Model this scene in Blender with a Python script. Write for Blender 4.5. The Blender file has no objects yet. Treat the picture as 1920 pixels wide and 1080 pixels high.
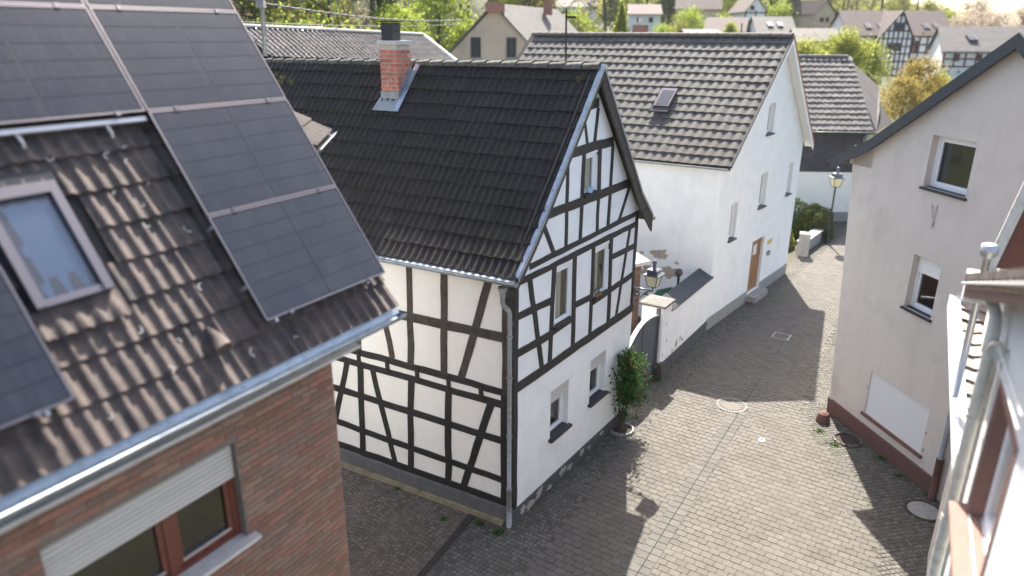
import bpy, bmesh, math, random
import numpy as np
from mathutils import Matrix, Vector

rng = random.Random(7)
nrng = np.random.default_rng(11)
sc = bpy.context.scene
col = sc.collection
V = lambda *a: np.array(a, float)
ZUP = V(0, 0, 1)
nrm = lambda v: v / np.linalg.norm(v)

# ------------------------------------------------------------------ camera
CAM = V(0, 0, 9.0)
F_PX, PITCH, ROLL = 1340.0, math.atan(475 / 1340.0), math.radians(0.3)
cF = V(0, math.cos(PITCH), -math.sin(PITCH)); cR = V(1, 0, 0); cU = np.cross(cR, cF)
cR, cU = math.cos(ROLL) * cR + math.sin(ROLL) * cU, -math.sin(ROLL) * cR + math.cos(ROLL) * cU
cd = bpy.data.cameras.new("camera"); cam = bpy.data.objects.new("camera", cd); col.objects.link(cam)
cd.sensor_width = 36.0; cd.lens = F_PX / 1920 * 36.0
cd.clip_start = 0.1; cd.clip_end = 3000
cam.matrix_world = Matrix(((cR[0], cU[0], -cF[0], CAM[0]), (cR[1], cU[1], -cF[1], CAM[1]), (cR[2], cU[2], -cF[2], CAM[2]), (0, 0, 0, 1)))
cd.dof.use_dof = True; cd.dof.focus_distance = 15.5; cd.dof.aperture_fstop = 0.42
sc.camera = cam

# ------------------------------------------------------------------ sky, sun, exposure
SUN = nrm(V(0.12, 0.85, 1.0))
w = bpy.data.worlds.new("World"); sc.world = w; w.use_nodes = True
nt = w.node_tree; bg = nt.nodes["Background"]
sky = nt.nodes.new("ShaderNodeTexSky"); sky.sky_type = 'NISHITA'; sky.sun_disc = False
sky.sun_elevation = math.asin(SUN[2]); sky.sun_rotation = math.atan2(SUN[0], SUN[1])
sky.dust_density = 3.2; sky.air_density = 1.0; sky.ozone_density = 0.3
nt.links.new(sky.outputs[0], bg.inputs[0]); bg.inputs[1].default_value = 0.115
sl = bpy.data.lights.new("sun", 'SUN'); sun = bpy.data.objects.new("sun", sl); col.objects.link(sun)
sl.energy = 5.0; sl.angle = math.radians(0.5); sl.color = (1.0, 0.95, 0.86)
sun.rotation_euler = Vector(tuple(SUN)).to_track_quat('Z', 'Y').to_euler(); sun.location = (0, 0, 40)
sc.view_settings.view_transform = 'Standard'; sc.view_settings.look = 'None'
sc.view_settings.exposure = 1.82; sc.view_settings.gamma = 1.0
sc.cycles.use_denoising = True
sc.cycles.max_bounces = 8; sc.cycles.diffuse_bounces = 4; sc.cycles.glossy_bounces = 3; sc.cycles.transparent_max_bounces = 12
sc.cycles.caustics_reflective = False; sc.cycles.caustics_refractive = False

# ------------------------------------------------------------------ materials
def pm(name, c1, c2=None, scale=6.0, rough=0.8, bump=0.0, bscale=40.0, var=0.0, metal=0.0, spec=0.4, c3=None, s3=1.5, t3=(0.55, 0.65), stretch=None, streak=0.0):
    m = bpy.data.materials.new(name); m.use_nodes = True
    n = m.node_tree.nodes; l = m.node_tree.links; b = n["Principled BSDF"]
    b.inputs["Roughness"].default_value = rough; b.inputs["Metallic"].default_value = metal
    b.inputs["Specular IOR Level"].default_value = spec
    geo = n.new("ShaderNodeNewGeometry")
    pos = geo.outputs["Position"]
    if stretch:
        mp = n.new("ShaderNodeMapping"); mp.inputs["Scale"].default_value = stretch; l.new(pos, mp.inputs[0]); pos = mp.outputs[0]
    out = None
    rgb = n.new("ShaderNodeRGB"); rgb.outputs[0].default_value = (*c1, 1); out = rgb.outputs[0]
    if c2 is not None:
        no = n.new("ShaderNodeTexNoise"); no.inputs["Scale"].default_value = scale; no.inputs["Detail"].default_value = 5; no.inputs["Roughness"].default_value = 0.62
        l.new(pos, no.inputs["Vector"])
        mr = n.new("ShaderNodeMapRange"); mr.inputs[1].default_value = 0.35; mr.inputs[2].default_value = 0.65; l.new(no.outputs[0], mr.inputs[0])
        mx = n.new("ShaderNodeMix"); mx.data_type = 'RGBA'; mx.inputs[7].default_value = (*c2, 1)
        l.new(mr.outputs[0], mx.inputs[0]); l.new(out, mx.inputs[6]); out = mx.outputs[2]
    if c3 is not None:
        no = n.new("ShaderNodeTexNoise"); no.inputs["Scale"].default_value = s3; no.inputs["Detail"].default_value = 7; no.inputs["Roughness"].default_value = 0.7
        l.new(geo.outputs["Position"], no.inputs["Vector"])
        mr = n.new("ShaderNodeMapRange"); mr.inputs[1].default_value = t3[0]; mr.inputs[2].default_value = t3[1]; l.new(no.outputs[0], mr.inputs[0])
        mx = n.new("ShaderNodeMix"); mx.data_type = 'RGBA'; mx.inputs[7].default_value = (*c3, 1)
        l.new(mr.outputs[0], mx.inputs[0]); l.new(out, mx.inputs[6]); out = mx.outputs[2]
    if streak > 0:
        mp = n.new("ShaderNodeMapping"); mp.inputs["Scale"].default_value = (3.1, 3.1, 0.42); l.new(geo.outputs["Position"], mp.inputs[0])
        no = n.new("ShaderNodeTexNoise"); no.inputs["Scale"].default_value = 1.0; no.inputs["Detail"].default_value = 6; no.inputs["Roughness"].default_value = 0.7; l.new(mp.outputs[0], no.inputs["Vector"])
        mr = n.new("ShaderNodeMapRange"); mr.inputs[1].default_value = 0.50; mr.inputs[2].default_value = 0.78; mr.inputs[3].default_value = 1.0; mr.inputs[4].default_value = 1.0 - streak; l.new(no.outputs[0], mr.inputs[0])
        vm = n.new("ShaderNodeVectorMath"); vm.operation = 'SCALE'; l.new(out, vm.inputs[0]); l.new(mr.outputs[0], vm.inputs["Scale"]); out = vm.outputs[0]
    if var > 0:
        oi = n.new("ShaderNodeObjectInfo"); ad = n.new("ShaderNodeMath"); ad.operation = 'ADD'
        l.new(oi.outputs["Random"], ad.inputs[0]); l.new(geo.outputs["Random Per Island"], ad.inputs[1])
        fr = n.new("ShaderNodeMath"); fr.operation = 'FRACT'; l.new(ad.outputs[0], fr.inputs[0])
        mr = n.new("ShaderNodeMapRange"); mr.inputs[3].default_value = 1 - var; mr.inputs[4].default_value = 1 + var; l.new(fr.outputs[0], mr.inputs[0])
        vm = n.new("ShaderNodeVectorMath"); vm.operation = 'SCALE'; l.new(out, vm.inputs[0]); l.new(mr.outputs[0], vm.inputs["Scale"]); out = vm.outputs[0]
    l.new(out, b.inputs["Base Color"])
    if bump > 0:
        no = n.new("ShaderNodeTexNoise"); no.inputs["Scale"].default_value = bscale; no.inputs["Detail"].default_value = 4
        l.new(pos, no.inputs["Vector"])
        bp = n.new("ShaderNodeBump"); bp.inputs["Strength"].default_value = bump; bp.inputs["Distance"].default_value = 0.02
        l.new(no.outputs[0], bp.inputs["Height"]); l.new(bp.outputs[0], b.inputs["Normal"])
    return m

def leafmat(name, c, trans=0.4, var=0.35, c2=None):
    m = bpy.data.materials.new(name); m.use_nodes = True
    n = m.node_tree.nodes; l = m.node_tree.links
    for x in list(n): n.remove(x)
    o = n.new("ShaderNodeOutputMaterial"); d = n.new("ShaderNodeBsdfDiffuse"); t = n.new("ShaderNodeBsdfTranslucent"); mx = n.new("ShaderNodeMixShader")
    geo = n.new("ShaderNodeNewGeometry"); ramp = n.new("ShaderNodeValToRGB")
    c2 = c2 or tuple(x * (1 + var) for x in c)
    ramp.color_ramp.elements[0].color = (*[x * (1 - var) for x in c], 1); ramp.color_ramp.elements[1].color = (*c2, 1)
    l.new(geo.outputs["Random Per Island"], ramp.inputs[0])
    l.new(ramp.outputs[0], d.inputs[0]); l.new(ramp.outputs[0], t.inputs[0])
    mx.inputs[0].default_value = trans
    l.new(d.outputs[0], mx.inputs[1]); l.new(t.outputs[0], mx.inputs[2]); l.new(mx.outputs[0], o.inputs[0])
    return m

def glassmat(name, tint, refl=0.12, rough=0.02):
    m = bpy.data.materials.new(name); m.use_nodes = True
    n = m.node_tree.nodes; l = m.node_tree.links
    for x in list(n): n.remove(x)
    o = n.new("ShaderNodeOutputMaterial"); t = n.new("ShaderNodeBsdfTransparent"); g = n.new("ShaderNodeBsdfGlossy"); mx = n.new("ShaderNodeMixShader")
    t.inputs[0].default_value = (*tint, 1); g.inputs["Roughness"].default_value = rough
    fr = n.new("ShaderNodeLayerWeight"); fr.inputs[0].default_value = 0.35
    ma = n.new("ShaderNodeMath"); ma.operation = 'ADD'; ma.inputs[1].default_value = refl; ma.use_clamp = True
    l.new(fr.outputs["Fresnel"], ma.inputs[0]); l.new(ma.outputs[0], mx.inputs[0])
    l.new(t.outputs[0], mx.inputs[1]); l.new(g.outputs[0], mx.inputs[2]); l.new(mx.outputs[0], o.inputs[0])
    return m

M = {}
M['plaster'] = pm('white_plaster', (0.84, 0.84, 0.83), (0.78, 0.78, 0.77), 2.5, 0.9, 0.22, 16, c3=(0.66, 0.65, 0.62), s3=0.9, t3=(0.58, 0.85), streak=0.06)
M['plaster_cream'] = pm('cream_plaster', (0.80, 0.785, 0.74), (0.755, 0.74, 0.695), 2.2, 0.9, 0.22, 14, c3=(0.70, 0.67, 0.60), s3=1.1, t3=(0.58, 0.85), streak=0.05)
M['timber_black'] = pm('black_timber', (0.016, 0.014, 0.013), (0.035, 0.031, 0.028), 9, 0.65, 0.35, 30, c3=(0.30, 0.27, 0.24), s3=14, t3=(0.68, 0.74))
M['timber_worn'] = pm('worn_timber', (0.045, 0.038, 0.032), (0.085, 0.073, 0.062), 12, 0.8, 0.4, 45, c3=(0.02, 0.017, 0.015), s3=6, t3=(0.5, 0.65))
M['timber_low'] = pm('tarred_timber', (0.013, 0.012, 0.012), (0.026, 0.024, 0.023), 10, 0.6, 0.3, 35)
M['tile_dark'] = pm('dark_roof_tile', (0.032, 0.028, 0.0255), (0.022, 0.0195, 0.0185), 9, 0.85, 0.3, 90, var=0.10, spec=0.25, c3=(0.070, 0.060, 0.040), s3=7, t3=(0.62, 0.75))
M['tile_brown'] = pm('brown_roof_tile', (0.112, 0.085, 0.074), (0.070, 0.053, 0.048), 8, 0.8, 0.35, 110, var=0.10, c3=(0.036, 0.031, 0.030), s3=3.5, t3=(0.47, 0.66))
M['tile_grey'] = pm('grey_brown_roof_tile', (0.100, 0.089, 0.077), (0.078, 0.070, 0.062), 4, 0.8, 0.2, 60, var=0.09)
M['tile_pink'] = pm('faded_roof_tile', (0.180, 0.158, 0.143), (0.115, 0.10, 0.092), 3, 0.85, 0.2, 50, var=0.22)
M['tile_barn'] = pm('lit_pantile', (0.26, 0.225, 0.195), (0.19, 0.165, 0.145), 4, 0.85, 0.2, 50, var=0.15)
M['tile_pale'] = pm('pale_roof_tile', (0.30, 0.27, 0.24), (0.24, 0.215, 0.19), 5, 0.85, 0.2, 60, var=0.15)
M['ridge_tile'] = pm('lichen_ridge_tile', (0.13, 0.125, 0.10), (0.055, 0.05, 0.045), 14, 0.9, 0.4, 60, var=0.25, c3=(0.16, 0.15, 0.10), s3=9)
M['roof_far_brown'] = pm('far_brown_roof', (0.095, 0.066, 0.058), (0.068, 0.05, 0.046), 1.5, 0.85, var=0.1)
M['roof_far_grey'] = pm('far_grey_roof', (0.115, 0.104, 0.095), (0.08, 0.074, 0.07), 1.5, 0.85)
M['deck'] = pm('roof_underlay', (0.03, 0.028, 0.027), None, rough=0.9)
M['zinc'] = pm('zinc_sheet', (0.42, 0.46, 0.50), (0.30, 0.33, 0.36), 5, 0.42, 0.0, metal=0.75, c3=(0.22, 0.25, 0.28), s3=8)
M['zinc_dull'] = pm('dull_zinc', (0.33, 0.34, 0.345), (0.25, 0.26, 0.265), 5, 0.6, 0.0, metal=0.35, c3=(0.20, 0.19, 0.17), s3=9)
M['alu'] = pm('aluminium', (0.50, 0.49, 0.49), None, rough=0.45, metal=0.8)
M['pv_cell'] = pm('solar_cell', (0.018, 0.021, 0.030), (0.026, 0.028, 0.036), 3, 0.22, spec=0.38, var=0.10)
M['pv_back'] = pm('solar_backsheet', (0.008, 0.009, 0.013), None, rough=0.35)
M['pv_frame'] = pm('solar_frame', (0.16, 0.145, 0.155), None, rough=0.35, metal=0.8)
M['brick'] = pm('wall_brick', (0.27, 0.160, 0.118), (0.225, 0.132, 0.098), 30, 0.85, 0.3, 120, var=0.22)
M['brick_red'] = pm('red_wall_brick', (0.275, 0.135, 0.10), (0.24, 0.12, 0.09), 25, 0.85, 0.3, 120, var=0.2)
M['brick_grey'] = pm('greyish_wall_brick', (0.235, 0.155, 0.12), (0.20, 0.132, 0.103), 25, 0.85, 0.3, 120, var=0.2)
M['mortar'] = pm('mortar', (0.19, 0.165, 0.14), (0.15, 0.13, 0.11), 20, 0.95, 0.2, 80)
M['brick_chim'] = pm('chimney_brick', (0.50, 0.17, 0.115), (0.40, 0.135, 0.095), 22, 0.85, 0.3, 100, var=0.2, c3=(0.62, 0.42, 0.34), s3=9, t3=(0.54, 0.66))
M['mortar_pale'] = pm('pale_mortar', (0.52, 0.47, 0.39), (0.44, 0.39, 0.32), 20, 0.95, 0.2, 80)
M['concrete'] = pm('concrete', (0.33, 0.32, 0.30), (0.24, 0.235, 0.22), 8, 0.95, 0.4, 60, c3=(0.15, 0.15, 0.13), s3=10, t3=(0.6, 0.75))
M['cap_grey'] = pm('weathered_cap_stone', (0.175, 0.168, 0.152), (0.125, 0.12, 0.108), 9, 0.95, 0.4, 60, c3=(0.085, 0.082, 0.07), s3=11, t3=(0.58, 0.72))
M['mh_stone'] = pm('manhole_ring_stone', (0.26, 0.25, 0.235), (0.20, 0.19, 0.18), 10, 0.9)
M['slab'] = pm('pale_slab', (0.55, 0.53, 0.50), (0.45, 0.43, 0.41), 10, 0.8, 0.15, 60)
M['black_metal'] = pm('dark_flue_metal', (0.035, 0.035, 0.038), None, rough=0.45, metal=0.3)
M['iron'] = pm('painted_iron', (0.03, 0.032, 0.035), None, rough=0.4, metal=0.4)
M['lamp_metal'] = pm('grey_lamp_metal', (0.16, 0.17, 0.19), (0.12, 0.13, 0.145), 20, 0.32, metal=0.7)
M['lamp_pane'] = pm('frosted_yellow_pane', (0.78, 0.70, 0.46), (0.70, 0.62, 0.40), 12, 0.45)
M['plinth'] = pm('grey_plinth', (0.085, 0.088, 0.094), (0.065, 0.068, 0.072), 6, 0.9, 0.15, 60)
M['plinth_l'] = pm('mid_grey_plinth', (0.125, 0.125, 0.125), (0.095, 0.095, 0.095), 5, 0.9, 0.15, 60)
M['moss'] = pm('moss_stained_footing', (0.15, 0.125, 0.07), (0.22, 0.19, 0.13), 7, 0.95, 0.3, 60, c3=(0.10, 0.11, 0.04), s3=5)
M['flake'] = pm('bare_render', (0.40, 0.36, 0.31), (0.30, 0.27, 0.24), 18, 0.95, 0.3, 80)
M['flake_brown'] = pm('bare_brown_render', (0.46, 0.38, 0.30), (0.36, 0.30, 0.24), 10, 0.95, 0.3, 60)
M['white_frame'] = pm('white_window_frame', (0.80, 0.80, 0.80), None, rough=0.4)
M['brown_frame'] = pm('mahogany_frame', (0.135, 0.038, 0.024), (0.105, 0.030, 0.02), 14, 0.42)
M['brown_paint'] = pm('red_brown_paint', (0.225, 0.130, 0.105), (0.19, 0.11, 0.09), 6, 0.8, 0.1)
M['shutter'] = pm('grey_shutter', (0.52, 0.50, 0.47), None, rough=0.55, var=0.04)
M['shutter_white'] = pm('white_shutter', (0.72, 0.72, 0.71), None, rough=0.55)
M['sill_dark'] = pm('anthracite_sill', (0.028, 0.029, 0.033), None, rough=0.5)
M['glass'] = glassmat('window_glass', (0.86, 0.89, 0.88), 0.06)
M['glass_sky'] = glassmat('roof_window_glass', (0.62, 0.72, 0.80), 0.10, 0.25)
M['blind_sky_tint'] = pm('sky_tinted_blind', (0.44, 0.57, 0.70), (0.50, 0.62, 0.73), 2.0, 0.8)  # blind behind the roof window; blue of the sky reflection painted into it
M['room'] = pm('dark_room', (0.035, 0.035, 0.036), None, rough=0.9)
M['curtain'] = pm('pale_curtain', (0.85, 0.83, 0.79), (0.78, 0.76, 0.72), 12, 0.9)
M['paver'] = pm('lane_paver', (0.114, 0.103, 0.089), (0.097, 0.087, 0.075), 5, 0.9, 0.3, 120, var=0.10, c3=(0.084, 0.076, 0.065), s3=0.9, t3=(0.46, 0.72))
M['paver_grey'] = pm('gutter_paver', (0.102, 0.095, 0.084), (0.088, 0.082, 0.073), 5, 0.9, 0.3, 120, var=0.12)
M['cobble'] = pm('small_cobble', (0.118, 0.108, 0.097), (0.086, 0.080, 0.072), 20, 0.85, 0.4, 120, var=0.3)
M['cobble_red'] = pm('yard_cobble', (0.155, 0.125, 0.105), (0.115, 0.095, 0.08), 15, 0.85, 0.4, 120, var=0.25)
M['joint'] = pm('joint_sand', (0.078, 0.069, 0.055), (0.058, 0.054, 0.041), 9, 1.0, 0.3, 120, c3=(0.07, 0.085, 0.03), s3=3, t3=(0.5, 0.68))
M['earth'] = pm('earth_and_grass', (0.070, 0.078, 0.036), (0.055, 0.058, 0.03), 0.4, 1.0, 0.3, 3, c3=(0.13, 0.105, 0.07), s3=0.12)
M['soil'] = pm('dark_soil', (0.035, 0.026, 0.02), (0.055, 0.042, 0.03), 30, 1.0, 0.6, 60)
M['cast_iron'] = pm('cast_iron', (0.10, 0.085, 0.075), (0.07, 0.06, 0.055), 30, 0.7, 0.3, 90, metal=0.4)
M['rust'] = pm('rusty_drain', (0.055, 0.035, 0.028), (0.04, 0.028, 0.024), 20, 0.8, 0.3, 90)
M['grey_wall'] = pm('grey_house_plaster', (0.67, 0.60, 0.525), (0.61, 0.545, 0.48), 0.9, 0.95, 0.2, 50, c3=(0.44, 0.405, 0.37), s3=0.7, t3=(0.55, 0.85), streak=0.09)
M['plinth_brown'] = pm('brown_plinth', (0.165, 0.085, 0.070), (0.135, 0.07, 0.06), 4, 0.9, 0.15, 60)
M['slate'] = pm('anthracite_boards', (0.055, 0.06, 0.065), (0.045, 0.05, 0.055), 6, 0.6)
M['slate_wall'] = pm('slate_cladding', (0.06, 0.058, 0.064), (0.045, 0.044, 0.05), 5, 0.7, var=0.2)
M['white_rough'] = pm('rough_white_render', (0.74, 0.74, 0.73), (0.66, 0.66, 0.65), 30, 0.95, 0.35, 90)
M['pipe_cream'] = pm('weathered_cream_pipe', (0.60, 0.585, 0.53), (0.50, 0.485, 0.43), 7, 0.6, c3=(0.38, 0.37, 0.33), s3=5)
M['gate'] = pm('grey_gate_paint', (0.105, 0.122, 0.138), (0.092, 0.107, 0.12), 8, 0.5)
M['door_wood'] = pm('brown_door_wood', (0.30, 0.145, 0.06), (0.24, 0.115, 0.05), 8, 0.5)
M['beige'] = pm('beige_render', (0.50, 0.40, 0.31), (0.44, 0.35, 0.27), 0.8, 0.95, c3=(0.34, 0.285, 0.24), s3=0.35, t3=(0.5, 0.7))
M['ochre'] = pm('ochre_render', (0.44, 0.36, 0.26), (0.38, 0.31, 0.22), 1.0, 0.95)
M['wood_boards'] = pm('brown_shed_boards', (0.17, 0.10, 0.075), (0.13, 0.08, 0.06), 6, 0.85, var=0.15)
M['bark'] = pm('bark', (0.085, 0.068, 0.052), (0.055, 0.045, 0.036), 8, 0.95, 0.4, 20)
M['blue'] = pm('blue_bicycle_paint', (0.06, 0.24, 0.36), None, rough=0.4)
M['tarp'] = pm('blue_tarpaulin', (0.03, 0.10, 0.36), None, rough=0.6)
M['green'] = pm('green_steel', (0.035, 0.14, 0.10), None, rough=0.5)
M['rubber'] = pm('black_rubber', (0.02, 0.02, 0.02), None, rough=0.8)
M['terracotta'] = pm('terracotta', (0.40, 0.17, 0.10), (0.32, 0.14, 0.09), 10, 0.9)
M['tin'] = pm('blue_white_tin', (0.20, 0.42, 0.62), (0.60, 0.68, 0.74), 18, 0.5)
M['lichen'] = pm('lichen', (0.38, 0.37, 0.35), (0.30, 0.29, 0.28), 30, 0.95)
M['moss_clump'] = pm('orange_moss', (0.10, 0.075, 0.018), (0.06, 0.055, 0.015), 25, 1.0, 0.5, 60)
M['moss_edge'] = pm('dry_moss', (0.085, 0.070, 0.035), (0.05, 0.045, 0.025), 15, 1.0, var=0.4)
M['petal'] = pm('pale_petal', (0.52, 0.48, 0.40), (0.35, 0.30, 0.22), 9, 0.9, var=0.3)
M['yellow'] = pm('yellow_sign', (0.62, 0.42, 0.08), None, rough=0.5)
M['cable'] = pm('grey_cable', (0.16, 0.15, 0.14), (0.10, 0.095, 0.09), 10, 0.7)
M['leaf_rose'] = leafmat('rose_leaf', (0.045, 0.105, 0.028), 0.35, 0.5)
M['leaf_red'] = leafmat('red_young_leaf', (0.20, 0.045, 0.025), 0.35, 0.5, (0.33, 0.20, 0.13))
M['leaf_hedge'] = leafmat('hedge_leaf', (0.12, 0.145, 0.05), 0.3, 0.45)
M['leaf_spring'] = leafmat('spring_leaf', (0.27, 0.33, 0.06), 0.5, 0.4)
M['leaf_olive'] = leafmat('olive_spring_leaf', (0.22, 0.22, 0.06), 0.5, 0.45)
M['leaf_bud'] = leafmat('brown_bud', (0.24, 0.19, 0.115), 0.4, 0.45)
M['leaf_lime'] = leafmat('lime_leaf', (0.29, 0.31, 0.075), 0.5, 0.35)
M['leaf_orange'] = leafmat('golden_leaf', (0.30, 0.235, 0.07), 0.45, 0.4)
M['leaf_ivy'] = leafmat('ivy_leaf', (0.035, 0.07, 0.022), 0.25, 0.45)
M['leaf_blossom'] = leafmat('blossom', (0.50, 0.42, 0.33), 0.35, 0.35)
M['leaf_grass'] = leafmat('grass_blade', (0.07, 0.15, 0.02), 0.4, 0.4)

# ------------------------------------------------------------------ mesh helpers
BASE = {}
class MB:
    def __init__(s): s.v = []; s.f = []
    def add(s, vs, fs):
        k = len(s.v); s.v.extend([tuple(map(float, p)) for p in vs]); s.f.extend([tuple(i + k for i in q) for q in fs]); return s
    def poly(s, *pts): return s.add(pts, [tuple(range(len(pts)))])
    def box(s, o, x, y, z):
        o, x, y, z = map(np.asarray, (o, x, y, z))
        c = [o, o + x, o + x + y, o + y, o + z, o + x + z, o + x + y + z, o + y + z]
        return s.add(c, [(0, 3, 2, 1), (4, 5, 6, 7), (0, 1, 5, 4), (1, 2, 6, 5), (2, 3, 7, 6), (3, 0, 4, 7)])
    def bar(s, p, q, w, h, up=ZUP):
        p, q = np.asarray(p, float), np.asarray(q, float); d = nrm(q - p)
        x = np.cross(d, up); x = nrm(x) if np.linalg.norm(x) > 1e-6 else V(1, 0, 0)
        y = np.cross(x, d)
        return s.box(p - x * w / 2 - y * h / 2, q - p, x * w, y * h)
    def prism(s, pts, vec):
        n = len(pts); pts = [np.asarray(p, float) for p in pts]; vec = np.asarray(vec, float)
        vs = pts + [p + vec for p in pts]
        return s.add(vs, [tuple(range(n))[::-1], tuple(range(n, 2 * n))] + [(i, (i + 1) % n, (i + 1) % n + n, i + n) for i in range(n)])
    def tube(s, path, r, n=10, caps=True):
        path = [np.asarray(p, float) for p in path]; rr = r if isinstance(r, (list, tuple)) else [r] * len(path)
        k = len(s.v); ref = None
        for i, p in enumerate(path):
            d = nrm((path[min(i + 1, len(path) - 1)] - path[max(i - 1, 0)]))
            if ref is None: ref = V(1, 0, 0) if abs(d[0]) < 0.8 else V(0, 1, 0)
            x = nrm(np.cross(d, ref)); y = np.cross(d, x); ref = np.cross(x, d)
            for j in range(n):
                a = 2 * math.pi * j / n; s.v.append(tuple(p + rr[i] * (math.cos(a) * x + math.sin(a) * y)))
        for i in range(len(path) - 1):
            for j in range(n):
                a, b = k + i * n + j, k + i * n + (j + 1) % n; s.f.append((a, b, b + n, a + n))
        if caps: s.f.append(tuple(range(k, k + n))); s.f.append(tuple(range(k + (len(path) - 1) * n, k + len(path) * n))[::-1])
        return s
    def lathe(s, c, prof, n=16, ax=ZUP, rot=0.0):
        c = np.asarray(c, float); ax = nrm(np.asarray(ax, float)); x = nrm(np.cross(ax, V(0.3, 1, 0.1))); y = np.cross(ax, x); k = len(s.v)
        if abs(ax[2]) > 0.99: x, y = V(1, 0, 0), V(0, 1, 0)
        for r, z in prof:
            for j in range(n):
                a = 2 * math.pi * j / n + rot; s.v.append(tuple(c + ax * z + r * (math.cos(a) * x + math.sin(a) * y)))
        for i in range(len(prof) - 1):
            for j in range(n):
                a, b = k + i * n + j, k + i * n + (j + 1) % n; s.f.append((a, b, b + n, a + n))
        s.f.append(tuple(range(k, k + n))); s.f.append(tuple(range(k + (len(prof) - 1) * n, k + len(prof) * n))[::-1])
        return s
    def sheet(s, rows):
        k = len(s.v); n = len(rows[0])
        for r in rows: s.v.extend(tuple(map(float, p)) for p in r)
        for i in range(len(rows) - 1):
            for j in range(n - 1): s.f.append((k + i * n + j, k + i * n + j + 1, k + (i + 1) * n + j + 1, k + (i + 1) * n + j))
        return s
    def mesh(s, name, mat, base=V(0, 0, 0), smooth=False):
        me = bpy.data.meshes.new(name); b = np.asarray(base)
        me.from_pydata([tuple(np.asarray(p) - b) for p in s.v], [], s.f)
        if mat is not None: me.materials.append(mat)
        if smooth: me.polygons.foreach_set('use_smooth', [True] * len(me.polygons))
        me.update(); return me
    def build(s, name, mat, parent=None, smooth=False, base=None):
        b = BASE[parent.name] if parent is not None else (np.asarray(base, float) if base is not None else V(0, 0, 0))
        o = bpy.data.objects.new(name, s.mesh(name, mat, b, smooth)); col.objects.link(o)
        if parent is not None: o.parent = parent
        else: o.location = tuple(b)
        BASE[o.name] = b
        return o

def tag(o, label=None, cat=None, group=None, kind=None):
    if label: o['label'] = label
    if cat: o['category'] = cat
    if group: o['group'] = group
    if kind: o['kind'] = kind
    return o
def thing(name, base, label, cat, group=None):
    o = bpy.data.objects.new(name, None); col.objects.link(o); o.location = tuple(map(float, base)); o.empty_display_size = 0.2
    BASE[o.name] = np.asarray(base, float); return tag(o, label, cat, group)
def inst(name, me, parent, mat4):
    o = bpy.data.objects.new(name, me); col.objects.link(o); o.parent = parent
    b = BASE[parent.name]; m = np.array(mat4); m[:3, 3] -= b; o.matrix_local = Matrix(m.tolist()); return o
def proj(P):
    d = np.asarray(P) - CAM; z = d @ cF
    return (960 + F_PX * (d @ cR) / z, 540 - F_PX * (d @ cU) / z, z)
def inframe(P, m=30):
    x, y, z = proj(P); return z > 0.3 and -m < x < 1920 + m and -m < y < 1080 + m
def pieces(parent, name, me, mats, nind=300, hidden=None, mat=None):
    """alike pieces: the largest in view as objects sharing one mesh, the rest joined in one part"""
    sc_ = []
    for i, m in enumerate(mats):
        p = m[:3, 3]; ok = inframe(p) and not (hidden and hidden(proj(p)))
        sc_.append((np.linalg.norm(p - CAM) if ok else 1e6, i))
    sc_.sort(); ind = [i for d, i in sc_[:nind] if d < 1e5]; s_ = set(ind)
    for i in ind: inst(name, me, parent, mats[i])
    rest = [m for i, m in enumerate(mats) if i not in s_]
    if rest:
        co = np.empty(len(me.vertices) * 3); me.vertices.foreach_get('co', co); co = co.reshape(-1, 3)
        fs = [tuple(p.vertices) for p in me.polygons]; nv = len(co); b = BASE[parent.name]
        allv = np.concatenate([co @ m[:3, :3].T + m[:3, 3] - b for m in rest])
        allf = [tuple(i + k * nv for i in f) for k in range(len(rest)) for f in fs]
        m2 = bpy.data.meshes.new(name + '_field'); m2.from_pydata(allv.tolist(), [], allf); m2.materials.append(mat or me.materials[0])
        if me.polygons[0].use_smooth: m2.polygons.foreach_set('use_smooth', [True] * len(m2.polygons))
        o = bpy.data.objects.new(name + '_field', m2); col.objects.link(o); o.parent = parent; o['kind'] = 'stuff'; BASE[o.name] = b
def frame4(o, x, y, z):
    m = np.eye(4); m[:3, 0] = x; m[:3, 1] = y; m[:3, 2] = z; m[:3, 3] = o; return m

def wall(mb, O, X, N, x0, x1, z0, top, openings=(), depth=0.12, z1f=None):
    """vertical wall face with rectangular openings; top = [(x,z)...] roofline; reveals go inward"""
    O, X, N = np.asarray(O), np.asarray(X), np.asarray(N); tx = [t[0] for t in top]; tz = [t[1] for t in top]
    T = lambda x: float(np.interp(x, tx, tz))
    P = lambda x, z, d=0: O + X * x + ZUP * z - N * d
    xs = sorted(set([x0, x1] + [x for x in tx if x0 < x < x1] + [e for op in openings for e in op[:2]]))
    for a, b in zip(xs[:-1], xs[1:]):
        if b - a < 1e-5: continue
        ops = sorted([op for op in openings if op[0] <= a + 1e-6 and op[1] >= b - 1e-6], key=lambda q: q[2]); z = z0
        for op in ops:
            if op[2] > z: mb.poly(P(a, z), P(b, z), P(b, op[2]), P(a, op[2]))
            z = op[3]
        mb.poly(P(a, z), P(b, z), P(b, T(b)), P(a, T(a)))
    for a, b, c, d in openings:
        mb.poly(P(a, c), P(a, c, depth), P(a, d, depth), P(a, d)); mb.poly(P(b, c), P(b, d), P(b, d, depth), P(b, c, depth))
        mb.poly(P(a, d), P(a, d, depth), P(b, d, depth), P(b, d)); mb.poly(P(a, c), P(b, c), P(b, c, depth), P(a, c, depth))

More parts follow.
